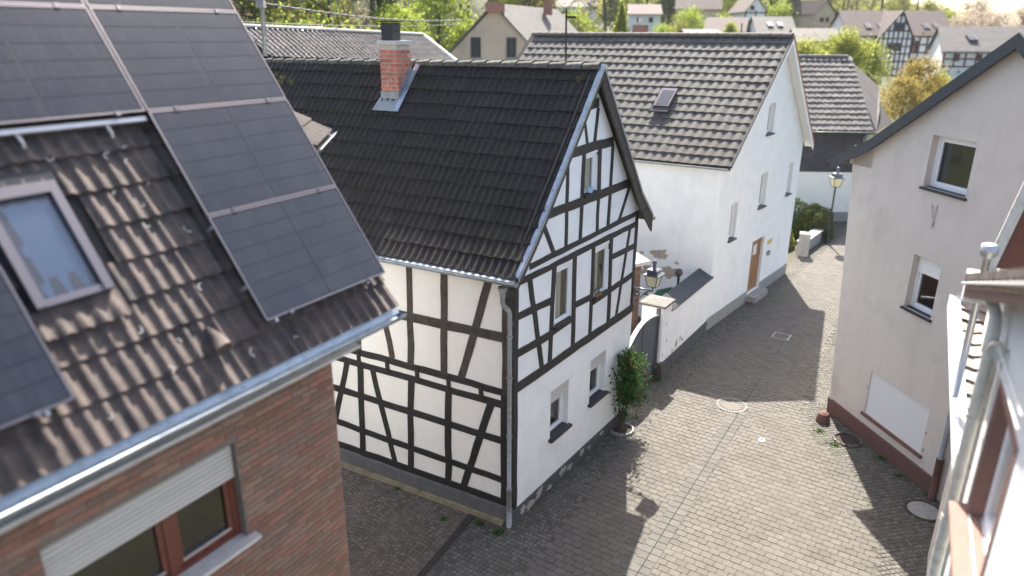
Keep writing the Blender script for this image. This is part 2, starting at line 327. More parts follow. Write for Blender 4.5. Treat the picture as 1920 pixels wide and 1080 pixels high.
def window(house, O, X, N, a, b, c, d, back=0.10, fw=0.06, fmat='white_frame', mull=(), trans=(), sill='sill_dark', sill_out=0.06, sill_h=0.05, curtain=None, shutter=0.0, shmat='shutter_white', slats_sep=False, glass='glass', sill_ext=0.05, label=None, inner=0.045, shq=0.0):
    O, X, N = np.asarray(O), np.asarray(X), np.asarray(N)
    P = lambda x, z, q=0: O + X * x + ZUP * z + N * q
    dt = d - shutter
    f = MB(); t = 0.05
    def rail(x0, x1, z0, z1, q=-back, th=t): f.box(P(x0, z0, q - th), X * (x1 - x0), N * th, ZUP * (z1 - z0))
    rail(a, a + fw, c, d); rail(b - fw, b, c, d); rail(a + fw, b - fw, c, c + fw); rail(a + fw, b - fw, d - fw, d)
    edges = [a + fw] + [m for m in mull] + [b - fw]
    for m in mull: rail(m - fw * 0.75, m + fw * 0.75, c + fw, d - fw, -back + 0.004)
    for z in trans: rail(a + fw, b - fw, z - fw * 0.4, z + fw * 0.4, -back - 0.004)
    # casements
    for i in range(len(edges) - 1):
        e0 = edges[i] + (fw * 0.75 if i > 0 else 0); e1 = edges[i + 1] - (fw * 0.75 if i + 1 < len(edges) - 1 else 0)
        q = -back - 0.012
        rail(e0, e0 + inner, c + fw, d - fw, q); rail(e1 - inner, e1, c + fw, d - fw, q); rail(e0 + inner, e1 - inner, c + fw, c + fw + inner, q); rail(e0 + inner, e1 - inner, d - fw - inner, d - fw, q)
    wn = f.build('window', M[fmat], house)
    if label: wn['label'] = label
    MB().poly(P(a + fw, c + fw, -back - 0.04), P(b - fw, c + fw, -back - 0.04), P(b - fw, d - fw, -back - 0.04), P(a + fw, d - fw, -back - 0.04)).build('pane', M[glass], wn)
    r = MB(); D = 0.55
    p = [P(a, c, -back - 0.052), P(b, c, -back - 0.052), P(b, d, -back - 0.052), P(a, d, -back - 0.052)]; q = [x - N * D for x in p]
    r.poly(*q); [r.poly(p[i], p[(i + 1) % 4], q[(i + 1) % 4], q[i]) for i in range(4)]
    r.build('room_recess', M['room'], wn)
    if curtain:
        cu = MB(); rows = [[], []]; x0, x1 = curtain; nn = 28
        for i in range(nn + 1):
            x = x0 + (x1 - x0) * i / nn; off = -back - 0.085 - 0.02 * math.sin(i * 1.9)
            rows[0].append(P(x, c + fw, off)); rows[1].append(P(x, d - fw, off))
        cu.sheet(rows).build('curtain', M['curtain'], wn, True)
    if sill:
        s = MB(); s.prism([P(a - sill_ext, c - sill_h, -back + 0.0), P(a - sill_ext, c - sill_h, sill_out), P(a - sill_ext, c - 0.008, sill_out), P(a - sill_ext, c + 0.012, -back)], X * (b - a + 2 * sill_ext))
        s.build('sill', M[sill], wn)
    if shutter > 0:
        n = max(2, int(round(shutter / 0.052))); h = shutter / n
        if slats_sep:
            for i in range(n):
                z = dt + i * h
                MB().prism([P(a + 0.01, z, -back + shq + 0.015), P(a + 0.01, z + 0.006, -back + shq + 0.032), P(a + 0.01, z + h * 0.55, -back + shq + 0.038), P(a + 0.01, z + h - 0.007, -back + shq + 0.03), P(a + 0.01, z + h - 0.004, -back + shq + 0.015)], X * (b - a - 0.02)).build('shutter_slat', M[shmat], wn)
        else:
            s = MB()
            for i in range(n):
                z = dt + i * h
                s.prism([P(a + 0.01, z, -back + shq + 0.015), P(a + 0.01, z + 0.006, -back + shq + 0.03), P(a + 0.01, z + h - 0.008, -back + shq + 0.03), P(a + 0.01, z + h - 0.003, -back + shq + 0.015)], X * (b - a - 0.02))
            s.build('roller_shutter', M[shmat], wn)
    return wn

def tile_mesh(name, mat, w_, L, amp, waves, thick=0.02, pw=1.0, nx=6, lift=0.03, smooth=True):
    n = nx * waves; mb = MB(); A, B, Cc = [], [], []
    for i in range(n + 1):
        x = w_ * i / n; h = amp * (0.5 - 0.5 * math.cos(2 * math.pi * waves * i / n)) ** pw
        A.append((x, 0, h + lift)); B.append((x, L, h)); Cc.append((x, 0.004, h + lift - thick - 0.012))
    mb.sheet([A, B]); mb.sheet([Cc, A])
    return mb.mesh(name, mat, smooth=False)

def tile_rows(parent, name, me, start, poly_pts, U, ncols, w_, expo, nind=300, hidden=None, jit=0.004, skip=None, up=ZUP):
    """poly_pts: world points from eave to ridge at column 0; rows follow the polyline"""
    seg = [np.linalg.norm(b - a) for a, b in zip(poly_pts[:-1], poly_pts[1:])]; tot = sum(seg); n = int(tot / expo); mats = []
    e = tot / n
    for r in range(n):
        d = r * e; k = 0
        while k < len(seg) - 1 and d > seg[k] - 0.02: d -= seg[k]; k += 1
        t = nrm(poly_pts[k + 1] - poly_pts[k]); p = poly_pts[k] + t * d; t = nrm(t - U * (t @ U)); N = np.cross(U, t)
        for c in range(ncols):
            q = p + U * (c * w_) + N * (.010 * math.sin(c * .35 + r * .2) * math.sin(r * .4 + c * .13) + .003 * math.sin(c * 1.3 + r * 1.9))
            if skip and skip(r, c, q): continue
            ja = rng.gauss(0, 0.004)
            t2 = nrm(t + U * ja + N * rng.gauss(0, 0.006)); u2 = nrm(U - t2 * (U @ t2))
            mats.append(frame4(q + N * rng.gauss(0, jit * 0.5) + t * rng.gauss(0, jit), u2, t2, np.cross(u2, t2)))
    pieces(parent, name, me, mats, nind, hidden)
    return e

def gutter(parent, p, q, r=0.07, mat='zinc', name='gutter', ends=True, down=V(0, 0, -1)):
    p, q = np.asarray(p, float), np.asarray(q, float); d = nrm(q - p); side = nrm(np.cross(d, ZUP)); mb = MB(); rows = [[], []]; inn = [[], []]
    for i in range(11):
        a = math.pi * i / 10; off = side * (r * math.cos(a)) - ZUP * (r * math.sin(a)); o2 = off * 0.9
        rows[0].append(p + off); rows[1].append(q + off); inn[0].append(p + o2); inn[1].append(q + o2)
    mb.sheet(rows); mb.sheet(inn)
    for sgn in (1, -1): mb.tube([p + side * sgn * r, q + side * sgn * r], 0.009, 6)
    if ends:
        for e in (0, 1): mb.poly(*rows[e])
    return mb.build(name, M[mat], parent, True)

def blob(center, X, Y, r, n=14, seed=0, asp=1.0):
    q = random.Random(seed); n = 36; pts = []; h = [(q.uniform(.05, .26) / (1 + .25 * k), q.random() * 6.3, k) for k in range(2, 9)]
    for i in range(n):
        a = 2 * math.pi * i / n; rr = r * (.85 + sum(m * math.sin(k * a + p) for m, p, k in h)); pts.append(center + X * (rr * math.cos(a) * asp) + Y * (rr * math.sin(a)))
    return pts

def pip(x, y, poly):
    c = False; n = len(poly); j = n - 1
    for i in range(n):
        xi, yi = poly[i]; xj, yj = poly[j]
        if (yi > y) != (yj > y) and x < (xj - xi) * (y - yi) / (yj - yi) + xi: c = not c
        j = i
    return c

# ------------------------------------------------------------------ terrain
def sstep(a, b, x): t = min(max((x - a) / (b - a), 0), 1); return t * t * (3 - 2 * t)
def terr(x, y):
    z = 4.6 * sstep(40, 92, y) * sstep(-30, 20, x)
    z += 26 * sstep(34, 120, y) * sstep(6, -14, x)
    z += (10 * sstep(115, 230, y) + 34 * sstep(230, 520, y)) * (0.15 + 0.85 * sstep(345, 150, x * 520 / max(y, 200)))
    return z
xs = np.concatenate([np.arange(-400, -60, 20), np.arange(-60, 90, 3), np.arange(90, 640, 20)]); ys = np.concatenate([np.arange(-40, 130, 3), np.arange(130, 700, 15)])
g_ = MB(); g_.sheet([[(x, y, terr(x, y) - 0.12) for x in xs] for y in ys])
tag(g_.build('ground', M['earth'], smooth=True), 'green and brown earth under the village', kind='structure')

# ------------------------------------------------------------------ paving
P0 = V(0.024, 11.566, 0); A1 = V(0.559, 0.829, 0); B1 = V(-0.874, 0.486, 0)
NG = V(0.829, -0.559, 0); NL = V(-0.486, -0.874, 0)
lane_poly = [(-.62, 8.9), (.168, 10.186), (.515, 10.74), (1.319, 12.16), (2.305, 13.9), (3.91, 16.25), (5.97, 19.7), (7.89, 22.3), (10.86, 26.5), (13.89, 30.6), (17.5, 35.4), (20, 34.5), (14.84, 29.79), (12.24, 24.42), (9.45, 19.74), (7.8, 16.86), (7.34, 15.87), (7.22, 14.63), (7.52, 13.74), (7.39, 12.57), (7.07, 11.54), (6.49, 10.23), (5.9, 8.9)]
left_poly = [(-2.19, 8.9), (-1.571, 10.173), (-.74, 11.887), (-.3, 11.9), (.02, 11.56), (2.84, 15.74), (4.1, 18.0), (6.33, 21.44), (11.0, 27.36), (12.6, 30.2), (13.89, 30.6)] + lane_poly[8::-1]
right_poly = [lane_poly[-1]] + lane_poly[-2:10:-1] + [(20.5, 33.5), (16, 28.5), (9.3, 17.6), (8.12, 16.1), (8.85, 12.4), (9.6, 8.9)]
yard_poly = [(-2.19, 8.9), (-1.571, 10.173), (-.74, 11.887), (-.45, 11.83), (-6.2, 15.1), (-7.5, 8.9)]
bed = MB(); bed.box((-9, -25, -0.11), (32, 0, 0), (0, 62, 0), (0, 0, 0.100))
lane = bed.build('lane', M['joint']); tag(lane, 'sunlit lane of beige block pavers with sandy joints', kind='structure')
verge = thing('pavement', V(1.5, 12.6, 0), 'strip of small grey cobbles along the house walls', None); verge['kind'] = 'structure'
yard = thing('courtyard', V(-2.5, 11, 0), 'shaded courtyard of cobbles laid in fans', None); yard['kind'] = 'structure'
lp = NG; la = A1
def cover(x, y):
    if (x - 5.694) ** 2 + (y - 16.404) ** 2 < .40 ** 2: return True
    if (x - 8.325) ** 2 + (y - 12.1) ** 2 < .36 ** 2: return True
    if (x - 5.918) ** 2 + (y - 14.73) ** 2 < .09 ** 2: return True
    if (x - 2.66) ** 2 + (y - 15.16) ** 2 < .30 ** 2: return True
    if (x - 7.95) ** 2 + (y - 14.75) ** 2 < .30 ** 2: return True
    u = (x - 8.583) * la[0] + (y - 20.95) * la[1]; v = (x - 8.583) * lp[0] + (y - 20.95) * lp[1]
    return abs(u) < .27 and abs(v) < .27
def stone_mesh(name, mat, a, b, ch, h=0.05, corner=0.0):
    mb = MB(); x, y = a / 2, b / 2; c = corner
    ring = [(x - c, -y), (x, -y + c), (x, y - c), (x - c, y), (-x + c, y), (-x, y - c), (-x, -y + c), (-x + c, -y)] if c else [(x, -y), (x, y), (-x, y), (-x, -y)]
    n = len(ring); lo = [(p, q, -h) for p, q in ring]; mid = [(p, q, -ch * 0.7) for p, q in ring]; top = [(p * (1 - ch / x), q * (1 - ch / y), 0.0) for p, q in ring]
    mb.add(lo + mid + top, [(i, (i + 1) % n, (i + 1) % n + n, i + n) for i in range(n)] + [(i + n, (i + 1) % n + n, (i + 1) % n + 2 * n, i + 2 * n) for i in range(n)] + [tuple(range(2 * n, 3 * n))])
    return mb.mesh(name, mat)
S0 = V(2.215, 10.2, 0); S1 = V(5.5, 15.59, 0); SD = nrm(S1 - S0); SN = V(SD[1], -SD[0], 0)
def in_strip(x, y):
    d = (V(x, y, 0) - S0); return abs(d @ SN) < 0.115 and d @ SD < 14
pv = stone_mesh('paver', M['paver'], 0.194, 0.152, 0.006, corner=0.018)
cb = stone_mesh('cobble', M['cobble'], 0.088, 0.088, 0.012, corner=0.016)
cy = stone_mesh('yard_cobble', M['cobble_red'], 0.088, 0.088, 0.012, corner=0.014)
gp = stone_mesh('gutter_paver', M['paver_grey'], 0.185, 0.185, 0.005)
def flatm(x, y, ang, sx=1, sy=1, tilt=0.007, dz=0.003):
    ca, sa = math.cos(ang), math.sin(ang); tx, ty = rng.gauss(0, tilt), rng.gauss(0, tilt)
    X = V(ca, sa, tx) * sx; Y = V(-sa, ca, ty) * sy; return frame4(V(x, y, rng.gauss(0, dz) * .5 + .003 * math.sin(x * 1.7 + y * .6) * math.sin(y * 1.3 - x * .4)), X, Y, V(-tx * ca, -tx * sa, 1))
mats = []; ang = math.atan2(lp[1], lp[0]); ORI = V(0, 9, 0)
for j in range(-6, 190):
    for i in range(-30, 75):
        p = ORI + la * (j * 0.158) + lp * ((i + 0.5 * (j % 2)) * 0.2)
        if not pip(p[0], p[1], lane_poly) or cover(p[0], p[1]) or in_strip(p[0], p[1]): continue
        if not inframe(p, 420): continue
        mats.append(flatm(p[0], p[1], ang + rng.gauss(0, .008), 1 + rng.gauss(0, .01), 1 + rng.gauss(0, .012)))
pieces(lane, 'paver', pv, mats, 300, hidden=lambda q: q[0] < 1000)
mats = []
for j in range(-4, 72):
    for k in (-1, 1):
        p = S0 + SD * (j * 0.195) + SN * (k * 0.098)
        if cover(p[0], p[1]): continue
        m_ = flatm(p[0], p[1], math.atan2(SD[1], SD[0]), tilt=0.003, dz=0.001); m_[2, 3] += .008; mats.append(m_)
pieces(lane, 'gutter_paver', gp, mats, 300)
mats = []
for j in range(-6, 260):
    off = rng.random()
    for i in range(-60, 60):
        p = ORI + la * (j * 0.1) + lp * ((i + off) * 0.097)
        if not (pip(p[0], p[1], left_poly)) or cover(p[0], p[1]) or not inframe(p, 420): continue
        mats.append(flatm(p[0], p[1], ang + rng.gauss(0, .05), rng.uniform(.86, 1.08), rng.uniform(.88, 1.04), .04, .005))
t3 = V(.196, -.981, 0); n3 = V(-.981, -.196, 0); a3 = math.atan2(n3[1], n3[0])
for j in range(-130, 60):
    off = rng.random()
    for i in range(-30, 90):
        p = V(8.06, 16.1, 0) + t3 * (j * 0.1) + n3 * ((i + off) * 0.097)
        if not pip(p[0], p[1], right_poly) or cover(p[0], p[1]) or not inframe(p, 420): continue
        mats.append(flatm(p[0], p[1], a3 + rng.gauss(0, .06), rng.uniform(.86, 1.08), rng.uniform(.88, 1.04), .04, .005))
pieces(verge, 'cobble', cb, mats, 300)
mats = []; W = 1.15; R = 0.72; yd = nrm(V(-.83, -1.71, 0)); yn = V(-yd[1], yd[0], 0); yn = yn if yn[0] < 0 else -yn; Y0 = V(-.74, 11.887, 0)
for k in range(-1, 7):
    for j in range(-40, 50):
        a_max = math.asin(W / 2 / R); L = 2 * a_max * R; n = int(L / 0.094)
        for i in range(n):
            a = -a_max + (i + 0.5) * 2 * a_max / n
            p = Y0 + yn * (k * W + W / 2 + R * math.sin(a)) + yd * (j * 0.098 - R * math.cos(a) + R)
            if not pip(p[0], p[1], yard_poly) or not inframe(p, 420): continue
            tdir = yn * math.cos(a) + yd * math.sin(a)
            mats.append(flatm(p[0], p[1], math.atan2(tdir[1], tdir[0]), rng.uniform(.9, 1.04), rng.uniform(.9, 1.0), .03, .004))
pieces(yard, 'cobble', cy, mats, 300, hidden=lambda q: q[0] < 640)
# drain channel
dr = thing('drain_channel', V(-1.2, 11, 0), 'narrow rusty drain channel between fan cobbles and straight cobbles', 'drain')
d0, d1 = V(-.76, 11.87, 0), V(-2.0, 9.31, 0); dd = nrm(d1 - d0); dn = V(dd[1], -dd[0], 0)
MB().bar(d0 + ZUP * -.02, d1 + ZUP * -.02, .13, .03).build('channel', M['rust'], dr)
mb = MB()
for i in range(95): mb.bar(d0 + dd * (i * .03) - dn * .05 + ZUP * .004, d0 + dd * (i * .03) + dn * .05 + ZUP * .004, .014, .014)
mb.build('grating', M['cast_iron'], dr)
for s in (-1, 1): MB().bar(d0 + dn * s * .058 + ZUP * .006, d1 + dn * s * .058 + ZUP * .006, .014, .016).build('edge_rail', M['rust'], dr)
# manhole covers
mc = V(5.694, 16.404, 0)
mh = thing('manhole_cover', mc, 'round manhole cover with a ring of pale studs at the shadow edge', 'manhole cover')
MB().lathe(mc, [(.40, -.02), (.40, .004), (.36, .008), (.30, .006), (.30, -.02)], 40).build('ring', M['paver_grey'], mh)
MB().lathe(mc, [(.295, -.02), (.295, .006), (.0, .009)], 32).build('lid', M['cast_iron'], mh)
for i in range(30):
    a = 2 * math.pi * i / 30; MB().bar(mc + V(math.cos(a), math.sin(a), 0) * .335 + ZUP * .008, mc + V(math.cos(a), math.sin(a), 0) * .395 + ZUP * .008, .045, .014).build('ring_stone', M['mh_stone'], mh)
for i in range(14):
    a = 2 * math.pi * i / 14; MB().bar(mc + V(math.cos(a), math.sin(a), 0) * .22 + ZUP * .009, mc + V(math.cos(a), math.sin(a), 0) * .275 + ZUP * .009, .06, .012).build('lid_stud', M['black_metal'], mh)
mb = MB(); q = V(8.583, 20.95, 0)
sq = thing('square_manhole', q, 'square metal inspection cover in the shaded part of the lane', 'manhole cover')
MB().box(q - la * .26 - lp * .26 - ZUP * .03, la * .52, lp * .52, V(0, 0, .034)).build('frame', M['zinc_dull'], sq)
for i in range(5):
    MB().box(q - la * .22 + la * (.09 * i) - lp * .22 + ZUP * .003, la * .06, lp * .44, V(0, 0, .008)).build('lid_bar', M['cast_iron'], sq)
vv = thing('valve_cap', V(5.918, 14.73, 0), 'tiny pale round valve cap in the middle of the lane', 'valve cap')
MB().lathe((5.918, 14.73, 0), [(.085, -.02), (.085, .005), (.06, .008), (.0, .008)], 20).build('rim', M['slab'], vv)
MB().lathe((5.918, 14.73, .008), [(.04, 0), (.04, .006), (0, .007)], 14).build('cap', M['cast_iron'], vv)
ov = V(8.325, 12.1, 0); oc = thing('concrete_cover', ov, 'round concrete cover among cobbles by the grey house corner', 'manhole cover')
MB().lathe(ov, [(.35, -.03), (.35, .004), (.31, .008), (.30, -.02)], 32).build('rim', M['rust'], oc)
MB().lathe(ov, [(.295, -.03), (.295, .006), (0, .010)], 32).build('lid', M['concrete'], oc)
pit = V(7.95, 14.75, 0); pt = thing('planting_pit', pit, 'empty round planting pit at the foot of the grey house', 'planting pit')
MB().lathe(pit, [(.27, -.03), (.27, -.004), (0, -.01)], 20).build('soil', M['soil'], pt)
for i in range(14):
    a = 2 * math.pi * i / 14; c = pit + V(math.cos(a), math.sin(a), 0) * .30; tt = V(-math.sin(a), math.cos(a), 0)
    MB().bar(c - tt * .055 + ZUP * .01, c + tt * .055 + ZUP * .01, .06, .05).build('edge_stone', M['cobble'], pt)
st = V(7.6, 15.75, 0)
MB().lathe(V(7.72, 15.62, 0), [(.17, -.02), (.16, .10), (.12, .22), (.05, .27), (0, .275)], 12).build('guard_stone', M['plinth_brown'], base=V(7.72, 15.62, 0))
tag(bpy.data.objects['guard_stone'], 'rounded brown guard stone at the left foot of the grey house', 'guard stone')

# ------------------------------------------------------------------ half-timbered house
H1 = thing('timber_house', P0, 'black and white half-timbered house with dark tiled roof at the lane corner', 'house')
W1, T1 = 5.04, 9.0
def G1(s, z, o=0.0): return P0 + A1 * s + ZUP * z + NG * o
def L1(t, z, o=0.0): return P0 + B1 * t + ZUP * z + NL * o
apx, apz = 2.64, 8.45
RL = [(-.16, 5.11), (.50, 5.80), (apx, apz)]; RR = [(5.42, 5.10), (4.75, 5.72), (apx, apz)]
zroof = lambda s: float(np.interp(s, [-.16, .50, apx, 4.75, 5.42], [5.11, 5.80, apz, 5.72, 5.10]))
ops = [(1.42, 2.06, 3.70, 4.84), (2.99, 3.64, 3.78, 4.85), (2.42, 2.92, 6.10, 6.86), (1.36, 2.08, 1.25, 2.31), (3.03, 3.76, 1.30, 2.35)]
top_g = [(0, zroof(0) - .10), (.50, 5.70), (apx, apz - .12), (4.75, 5.62), (W1, zroof(W1) - .10)]
mb = MB(); wall(mb, P0, A1, NG, 0.0, W1, 0.0, top_g, ops, 0.16)
mb.build('gable_wall', M['plaster'], H1)
mb = MB(); wall(mb, P0, B1, NL, 0.0, T1, 0.0, [(0, 5.12), (T1, 5.12)], (), 0.1); mb.build('side_wall', M['plaster_cream'], H1)
mb = MB(); wall(mb, P0 + B1 * T1, A1, B1, 0, W1, 0, top_g); wall(mb, P0 + A1 * W1, B1, -NL, 0, T1, 0, [(0, 5.2), (T1, 5.2)]); mb.build('rear_wall', M['plaster'], H1)

def beam(face, p, q, w_, mat, proud=None, name='timber_beam', jit=0.0055, par=None):
    p, q = np.array(p, float), np.array(q, float); d = nrm(q - p); nn = np.array([-d[1], d[0]]); L = np.linalg.norm(q - p)
    k = max(1, int(L / .35)); pr_ = proud if proud is not None else rng.uniform(.012, .026); mb = MB()
    lo, hi = [], []
    for i in range(k + 1):
        c = p + d * (L * i / k); wo = rng.gauss(0, jit); wl, wr = w_ / 2 + rng.gauss(0, jit * .7), w_ / 2 + rng.gauss(0, jit * .7)
        lo.append(c + nn * (wo - wl)); hi.append(c + nn * (wo + wr))
    ch = .006
    for i in range(k):
        a, b, c, e = lo[i], lo[i + 1], hi[i + 1], hi[i]
        f = lambda x, o, s=0: face(x[0] + nn[0] * s, x[1] + nn[1] * s, o)
        mb.poly(f(a, pr_, ch), f(b, pr_, ch), f(c, pr_, -ch), f(e, pr_, -ch))
        mb.poly(f(a, pr_ - ch), f(b, pr_ - ch), f(b, pr_, ch), f(a, pr_, ch)); mb.poly(f(e, pr_, -ch), f(c, pr_, -ch), f(c, pr_ - ch), f(e, pr_ - ch))
        mb.poly(f(a, -.02), f(b, -.02), f(b, pr_ - ch), f(a, pr_ - ch)); mb.poly(f(e, pr_ - ch), f(c, pr_ - ch), f(c, -.02), f(e, -.02))
    for a, e in ((lo[0], hi[0]), (lo[-1], hi[-1])): mb.poly(face(a[0], a[1], -.02), face(e[0], e[1], -.02), face(e[0], e[1], pr_), face(a[0], a[1], pr_))
    return mb.build(name, M[mat], par or H1)

# long side: (t, z) ends and width
for p, q, w_, m_ in [((.10, 4.95), (.11, 2.80), .20, 'timber_worn'), ((.11, 2.80), (.12, .42), .22, 'timber_low'),
    ((2.21, 5.0), (2.28, 2.92), .125, 'timber_worn'), ((1.42, 5.0), (1.51, 2.90), .13, 'timber_worn'), ((.50, 4.95), (1.10, 2.92), .13, 'timber_worn'),
    ((2.93, 4.0), (2.72, 2.95), .12, 'timber_worn'), ((3.55, 5.0), (3.60, 2.95), .125, 'timber_worn'), ((2.21, 3.92), (.2, 3.93), .165, 'timber_worn'), ((6.5, 3.94), (2.28, 3.92), .15, 'timber_worn'),
    ((9.0, 2.92), (.2, 2.845), .125, 'timber_low'), ((9.0, 2.64), (.2, 2.585), .12, 'timber_low'),
    ((3.58, 2.60), (3.68, .50), .125, 'timber_low'), ((2.30, 2.59), (2.40, .50), .125, 'timber_low'), ((1.41, 2.58), (1.47, .50), .13, 'timber_low'),
    ((3.93, 2.58), (4.40, 1.10), .115, 'timber_low'), ((3.27, 2.56), (2.81, .50), .12, 'timber_low'), ((.46, 2.55), (1.11, .50), .135, 'timber_low'),
    ((9.0, 1.93), (.2, 1.825), .13, 'timber_low'), ((9.0, 1.14), (.2, .97), .12, 'timber_low'), ((9.0, .50), (.0, .475), .13, 'timber_low'),
    ((4.8, 5.0), (4.85, .5), .13, 'timber_low'), ((6.2, 5.0), (6.2, .5), .13, 'timber_low'), ((7.6, 5.0), (7.6, .5), .13, 'timber_low')]:
    beam(L1, p, q, w_ * 1.16, m_)
for t in (.67, 1.405, 2.135, 2.87, 3.61, 4.35, 5.1): beam(L1, (t, 2.90), (t - .01, 2.58), .085, 'timber_low', proud=.034, name='joist_end', jit=.004)
# gable: (s, z)
for p, q, w_ in [((.07, 5.10), (.07, .34), .13), ((.50, 4.93), (.98, 3.02), .12), ((.13, 4.33), (1.29, 4.28), .13), ((2.19, 3.90), (2.86, 3.87), .13),
    ((.13, 3.62), (1.30, 3.58), .14), ((1.30, 3.60), (2.2, 3.64), .12), ((2.19, 3.90), (2.9, 3.86), .10), ((3.0, 3.72), (4.92, 3.80), .12), ((3.78, 4.50), (4.93, 4.49), .12),
    ((1.36, 4.93), (1.28, 3.02), .13), ((2.13, 4.93), (2.18, 3.02), .13), ((2.92, 4.93), (2.92, 3.02), .12), ((3.71, 4.96), (3.77, 3.02), .12),
    ((4.62, 4.95), (4.16, 3.02), .10), ((4.96, 5.3), (4.97, 3.0), .13), ((.10, 4.95), (5.0, 5.01), .11), ((.50, 5.15), (4.95, 5.24), .10),
    ((.0, 2.93), (5.04, 2.95), .17), ((2.40, 7.76), (2.84, 7.80), .15), ((1.72, 6.96), (3.56, 7.0), .16),
    ((2.33, 7.50), (2.47, 7.05), .075), ((2.86, 7.70), (2.75, 7.05), .075), ((2.34, 6.92), (2.32, 5.2), .10), ((3.0, 6.92), (3.03, 6.0), .14), ((3.02, 6.0), (3.02, 5.2), .09),
    ((3.55, 6.95), (3.52, 5.2), .10), ((1.76, 6.80), (1.77, 5.2), .10), ((.90, 5.98), (4.45, 6.01), .16), ((.98, 5.75), (1.34, 5.2), .10), ((4.45, 5.92), (4.0, 5.22), .09)]:
    beam(G1, p, q, w_ * 1.12, 'timber_black')
for p, q in [((.18, 5.42), (2.54, 8.29)), ((4.95, 5.50), (2.66, 8.29))]: beam(G1, p, q, .13, 'timber_black', proud=.03, name='rafter')
# plinths
mb = MB(); mb.prism([L1(-.02, 0, .0), L1(-.02, 0, .05), L1(-.02, .38, .05), L1(-.02, .41, 0)], B1 * (T1)); mb.build('plinth', M['plinth_l'], H1)
mb = MB(); mb.prism([L1(.15, 0, .05), L1(.15, 0, .12), L1(.15, .07, .09), L1(.15, .10, .05)], B1 * T1); mb.build('footing', M['moss'], H1)
mb = MB(); mb.prism([G1(-.04, 0, 0), G1(-.04, 0, .022), G1(-.04, .31, .022), G1(-.04, .32, 0)], A1 * (W1 + .04)); pl = mb.build('plinth', M['plinth'], H1)
for i, (s, z, r, asp) in enumerate([(.35, .17, .09, 1.5), (.62, .12, .10, 1.8), (.95, .20, .12, 1.3), (1.35, .10, .06, 2.0), (1.9, .20, .10, 1.6), (2.2, .13, .07, 2.0), (2.75, .22, .08, 1.5), (3.1, .16, .05, 1.5), (3.7, .24, .06, 1.8)]):
    pts = blob(G1(s, z, .024), A1, ZUP, r, 16, i, asp); MB().prism(pts, NG * .004).build('bare_patch', M['flake'], pl)
# windows of the gable
for k, (a, b, c, d) in enumerate(ops):
    if k < 3:
        wn = window(H1, P0, A1, NG, a, b, c, d, back=.03 if k < 2 else .04, fw=.05, inner=.04, trans=((d - .28,) if False else ()), sill='timber_black', sill_out=.07, curtain=((a + .06, a + .40) if k == 0 else (a + .05, b - .28) if k == 1 else (a + .05, b - .05)))
    else:
        window(H1, P0, A1, NG, a, b, c, d, back=.13, fw=.055, inner=.05, sill='sill_dark', sill_out=.09, sill_h=.06, shutter=.29, shmat='shutter', shq=.085, sill_ext=.06, curtain=((a + .1, a + .3) if k == 3 else None))
# roof deck and tiles
def R1(s, t, z): return P0 + A1 * s + B1 * t + ZUP * z
dk = MB()
for pr_ in (RL, RR):
    pts = [R1(s, -.14, z - .10) for s, z in pr_] + [R1(s, -.14, z - .02) for s, z in pr_[::-1]]; dk.prism(pts, B1 * (T1 + .3))
roof = dk.build('roof', M['deck'], H1)
t1 = tile_mesh('roof_tile', M['tile_dark'], .30, .37, .030, 2, .018, 1.6, 6, .03)
ncol = 31; U = -B1
poly = [R1(s, -.15 + ncol * .30, z) for s, z in RL]
def hid1(q): return q[0] < 430 + (q[1] + 20) * .56
tile_rows(roof, 'roof_tile', t1, None, poly, U, ncol, .30, .335, 300, hid1)
poly = [R1(s, -.15, z) for s, z in RR]
tile_rows(roof, 'back_roof_tile', t1, None, poly, B1, ncol, .30, .335, 0)
# ridge caps
for i in range(26):
    t = -.12 + i * .345; sag = -.010 * max(0, t - 1.5); c = R1(apx, t, apz + .015 + sag); e = R1(apx, t + .38, apz - .0 + sag)
    mb = MB(); rows = []; 
    for q, rr in ((c, .125), (e, .105)):
        rows.append([q + nrm(A1) * rr * math.cos(a) + ZUP * (rr * .85 * math.sin(a) - .035) for a in np.linspace(-.15, math.pi + .15, 9)])
    mb.sheet(rows); mb.poly(*rows[0]); mb.poly(*rows[1]); mb.build('ridge_tile', M['ridge_tile'], roof, False)
for i, (s, t, r) in enumerate([(2.25, 7.55, .10), (2.2, 7.2, .07), (2.3, 7.8, .06), (1.55, 6.4, .035), (2.42, .2, .05)]):
    c = R1(s, t, zroof(s) + .04); mb = MB()
    for k in range(9):
        o = c + B1 * rng.gauss(0, r * .6) + nrm(A1 + ZUP * 1.2) * rng.gauss(0, r * .6); mb.lathe(o, [(r * .45, -.03), (r * .4, .02), (r * .2, .05), (0, .055)], 7)
    mb.build('moss_clump', M['moss_clump'], roof, True)
mo = MB(); dsum = 0
pl_ = [R1(s_, 0, z_) for s_, z_ in RL]; sg = [np.linalg.norm(b - a) for a, b in zip(pl_[:-1], pl_[1:])]; nr_ = int(sum(sg) / .335); ee = sum(sg) / nr_
